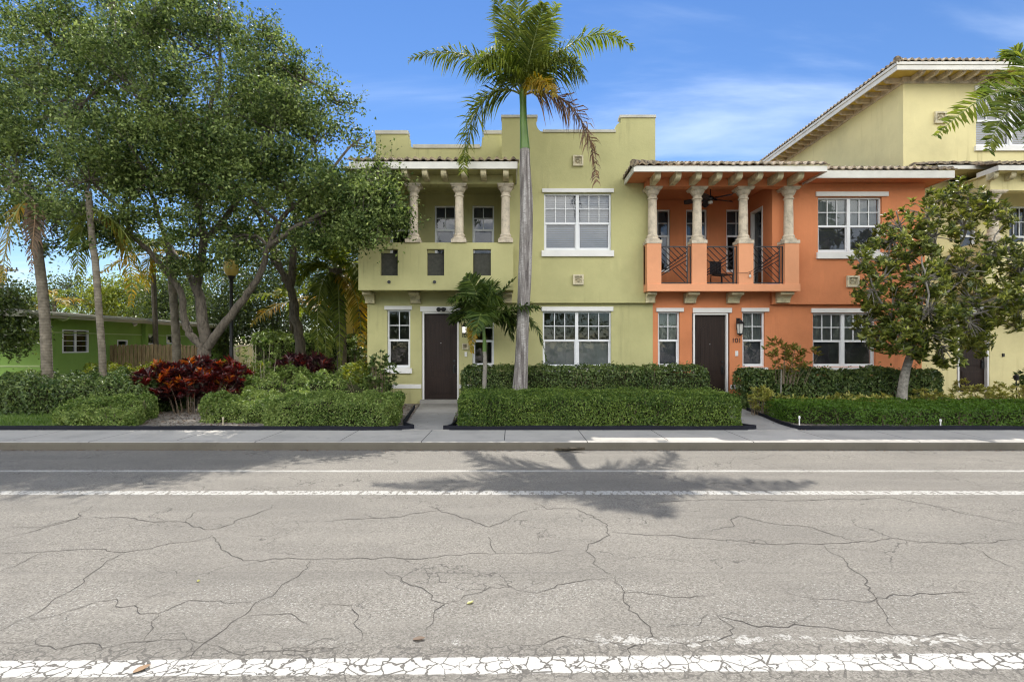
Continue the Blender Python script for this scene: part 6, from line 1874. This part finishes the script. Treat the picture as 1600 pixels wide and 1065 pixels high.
def litter():
    n = 3600
    p = np.stack([RNG.uniform(-9.5, 6.5, n), RNG.uniform(10.8, 15.5, n), np.full(n, .132)], 1)
    V = leaf_verts(p, unit(RNG.normal(size=(n, 3))*.35+np.array([0, 0, 1])), RNG.uniform(.03, .09, n), .4)
    k = 1500
    q = np.stack([RNG.uniform(-12, 12, k), 9.39-RNG.exponential(.05, k), np.full(k, .008)], 1)
    V2 = leaf_verts(q, unit(RNG.normal(size=(k, 3))*.3+np.array([0, 0, 1])), RNG.uniform(.012, .04, k), .4)
    tag(leaves_obj('leaf_litter', np.concatenate([V, V2]), M['frond_brown'], None, (0, 10, .12)), kind='stuff')
litter()

SKY_SAT, SKY_VAL, CIRRUS, FILL_CLOUD = 1.18, .50, (3.5, 4.1, 5.0), (15.2, 14.9, 14.2)
# ================================================================== LIGHT, SKY, CAMERA
SUN_DIR = Vector((-.085, .73, 1.0)).normalized()
elev = math.asin(SUN_DIR.z); az = math.atan2(SUN_DIR.x, SUN_DIR.y)
sun = bpy.data.lights.new('sun', 'SUN'); sun.energy = 3.3; sun.angle = math.radians(.5); sun.color = (1.0, .95, .87)
so = bpy.data.objects.new('sun', sun); COL.objects.link(so)
so.rotation_euler = (-SUN_DIR).to_track_quat('-Z', 'Y').to_euler(); so.location = (0, 20, 30)
world = bpy.data.worlds.new('World'); SC.world = world; world.use_nodes = True
nt = world.node_tree; bg = nt.nodes['Background']
sky = nt.nodes.new('ShaderNodeTexSky'); sky.sky_type = 'NISHITA'; sky.sun_disc = False
sky.sun_elevation = elev; sky.sun_rotation = az; sky.altitude = 0; sky.air_density = 1.0; sky.dust_density = 0.0; sky.ozone_density = 3.0
hs = nd(nt, 'ShaderNodeHueSaturation', {'Color': sky.outputs[0], 'Hue': .507, 'Saturation': SKY_SAT, 'Value': SKY_VAL})
gen = nt.nodes.new('ShaderNodeTexCoord').outputs['Generated']
sepn = nd(nt, 'ShaderNodeSeparateXYZ', {0: gen})
# clouds on a flat layer overhead: thin streaks over the houses, bright unseen cloud bank added behind the camera as fill light for the facades
den = mth(nt, 'ADD', mth(nt, 'MAXIMUM', sepn.outputs[2], 0.0), .12)
cv = nd(nt, 'ShaderNodeCombineXYZ', {0: mth(nt, 'DIVIDE', sepn.outputs[0], den), 1: mth(nt, 'DIVIDE', sepn.outputs[1], den), 2: 0.0}).outputs[0]
cl = noise(nt, mapping(nt, cv, (.42, 1.3, 1), (0, 0, .55)), 1.15, 7, .54, .35)
cm = mth(nt, 'MULTIPLY', smooth(nt, cl, .46, .74), .6)
skyc = mixc(nt, cm, hs.outputs[0], CIRRUS)
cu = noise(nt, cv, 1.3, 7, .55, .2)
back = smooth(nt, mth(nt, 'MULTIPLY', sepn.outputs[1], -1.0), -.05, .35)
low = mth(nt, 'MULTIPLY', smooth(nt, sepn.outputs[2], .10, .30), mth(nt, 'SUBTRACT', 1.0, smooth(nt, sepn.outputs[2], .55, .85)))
fill_mask = mth(nt, 'MULTIPLY', mth(nt, 'MULTIPLY', back, low), smooth(nt, cu, .36, .50))
skyc = mixc(nt, fill_mask, skyc, FILL_CLOUD)
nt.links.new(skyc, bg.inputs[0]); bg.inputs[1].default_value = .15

cam = bpy.data.cameras.new('camera'); cam.sensor_width = 36; cam.lens = F/1600*36; cam.shift_y = (CY-532.5)/1600; cam.clip_end = 2000; cam.clip_start = .05
co = bpy.data.objects.new('camera', cam); COL.objects.link(co); co.location = (0, 0, H); co.rotation_euler = (math.pi/2, 0, 0)
SC.camera = co
SC.render.engine = 'CYCLES'
SC.view_settings.view_transform = 'Standard'; SC.view_settings.look = 'None'; SC.view_settings.gamma = 1; SC.view_settings.exposure = 1.0
SC.cycles.use_denoising = True; SC.cycles.denoising_prefilter = 'ACCURATE'; SC.cycles.filter_width = 1.15; SC.cycles.adaptive_threshold = .025
SC.cycles.max_bounces = 6; SC.cycles.diffuse_bounces = 3; SC.cycles.glossy_bounces = 3; SC.cycles.transmission_bounces = 4; SC.cycles.transparent_max_bounces = 8
SC.cycles.sample_clamp_indirect = 6
SC.cycles.caustics_reflective = False; SC.cycles.caustics_refractive = False
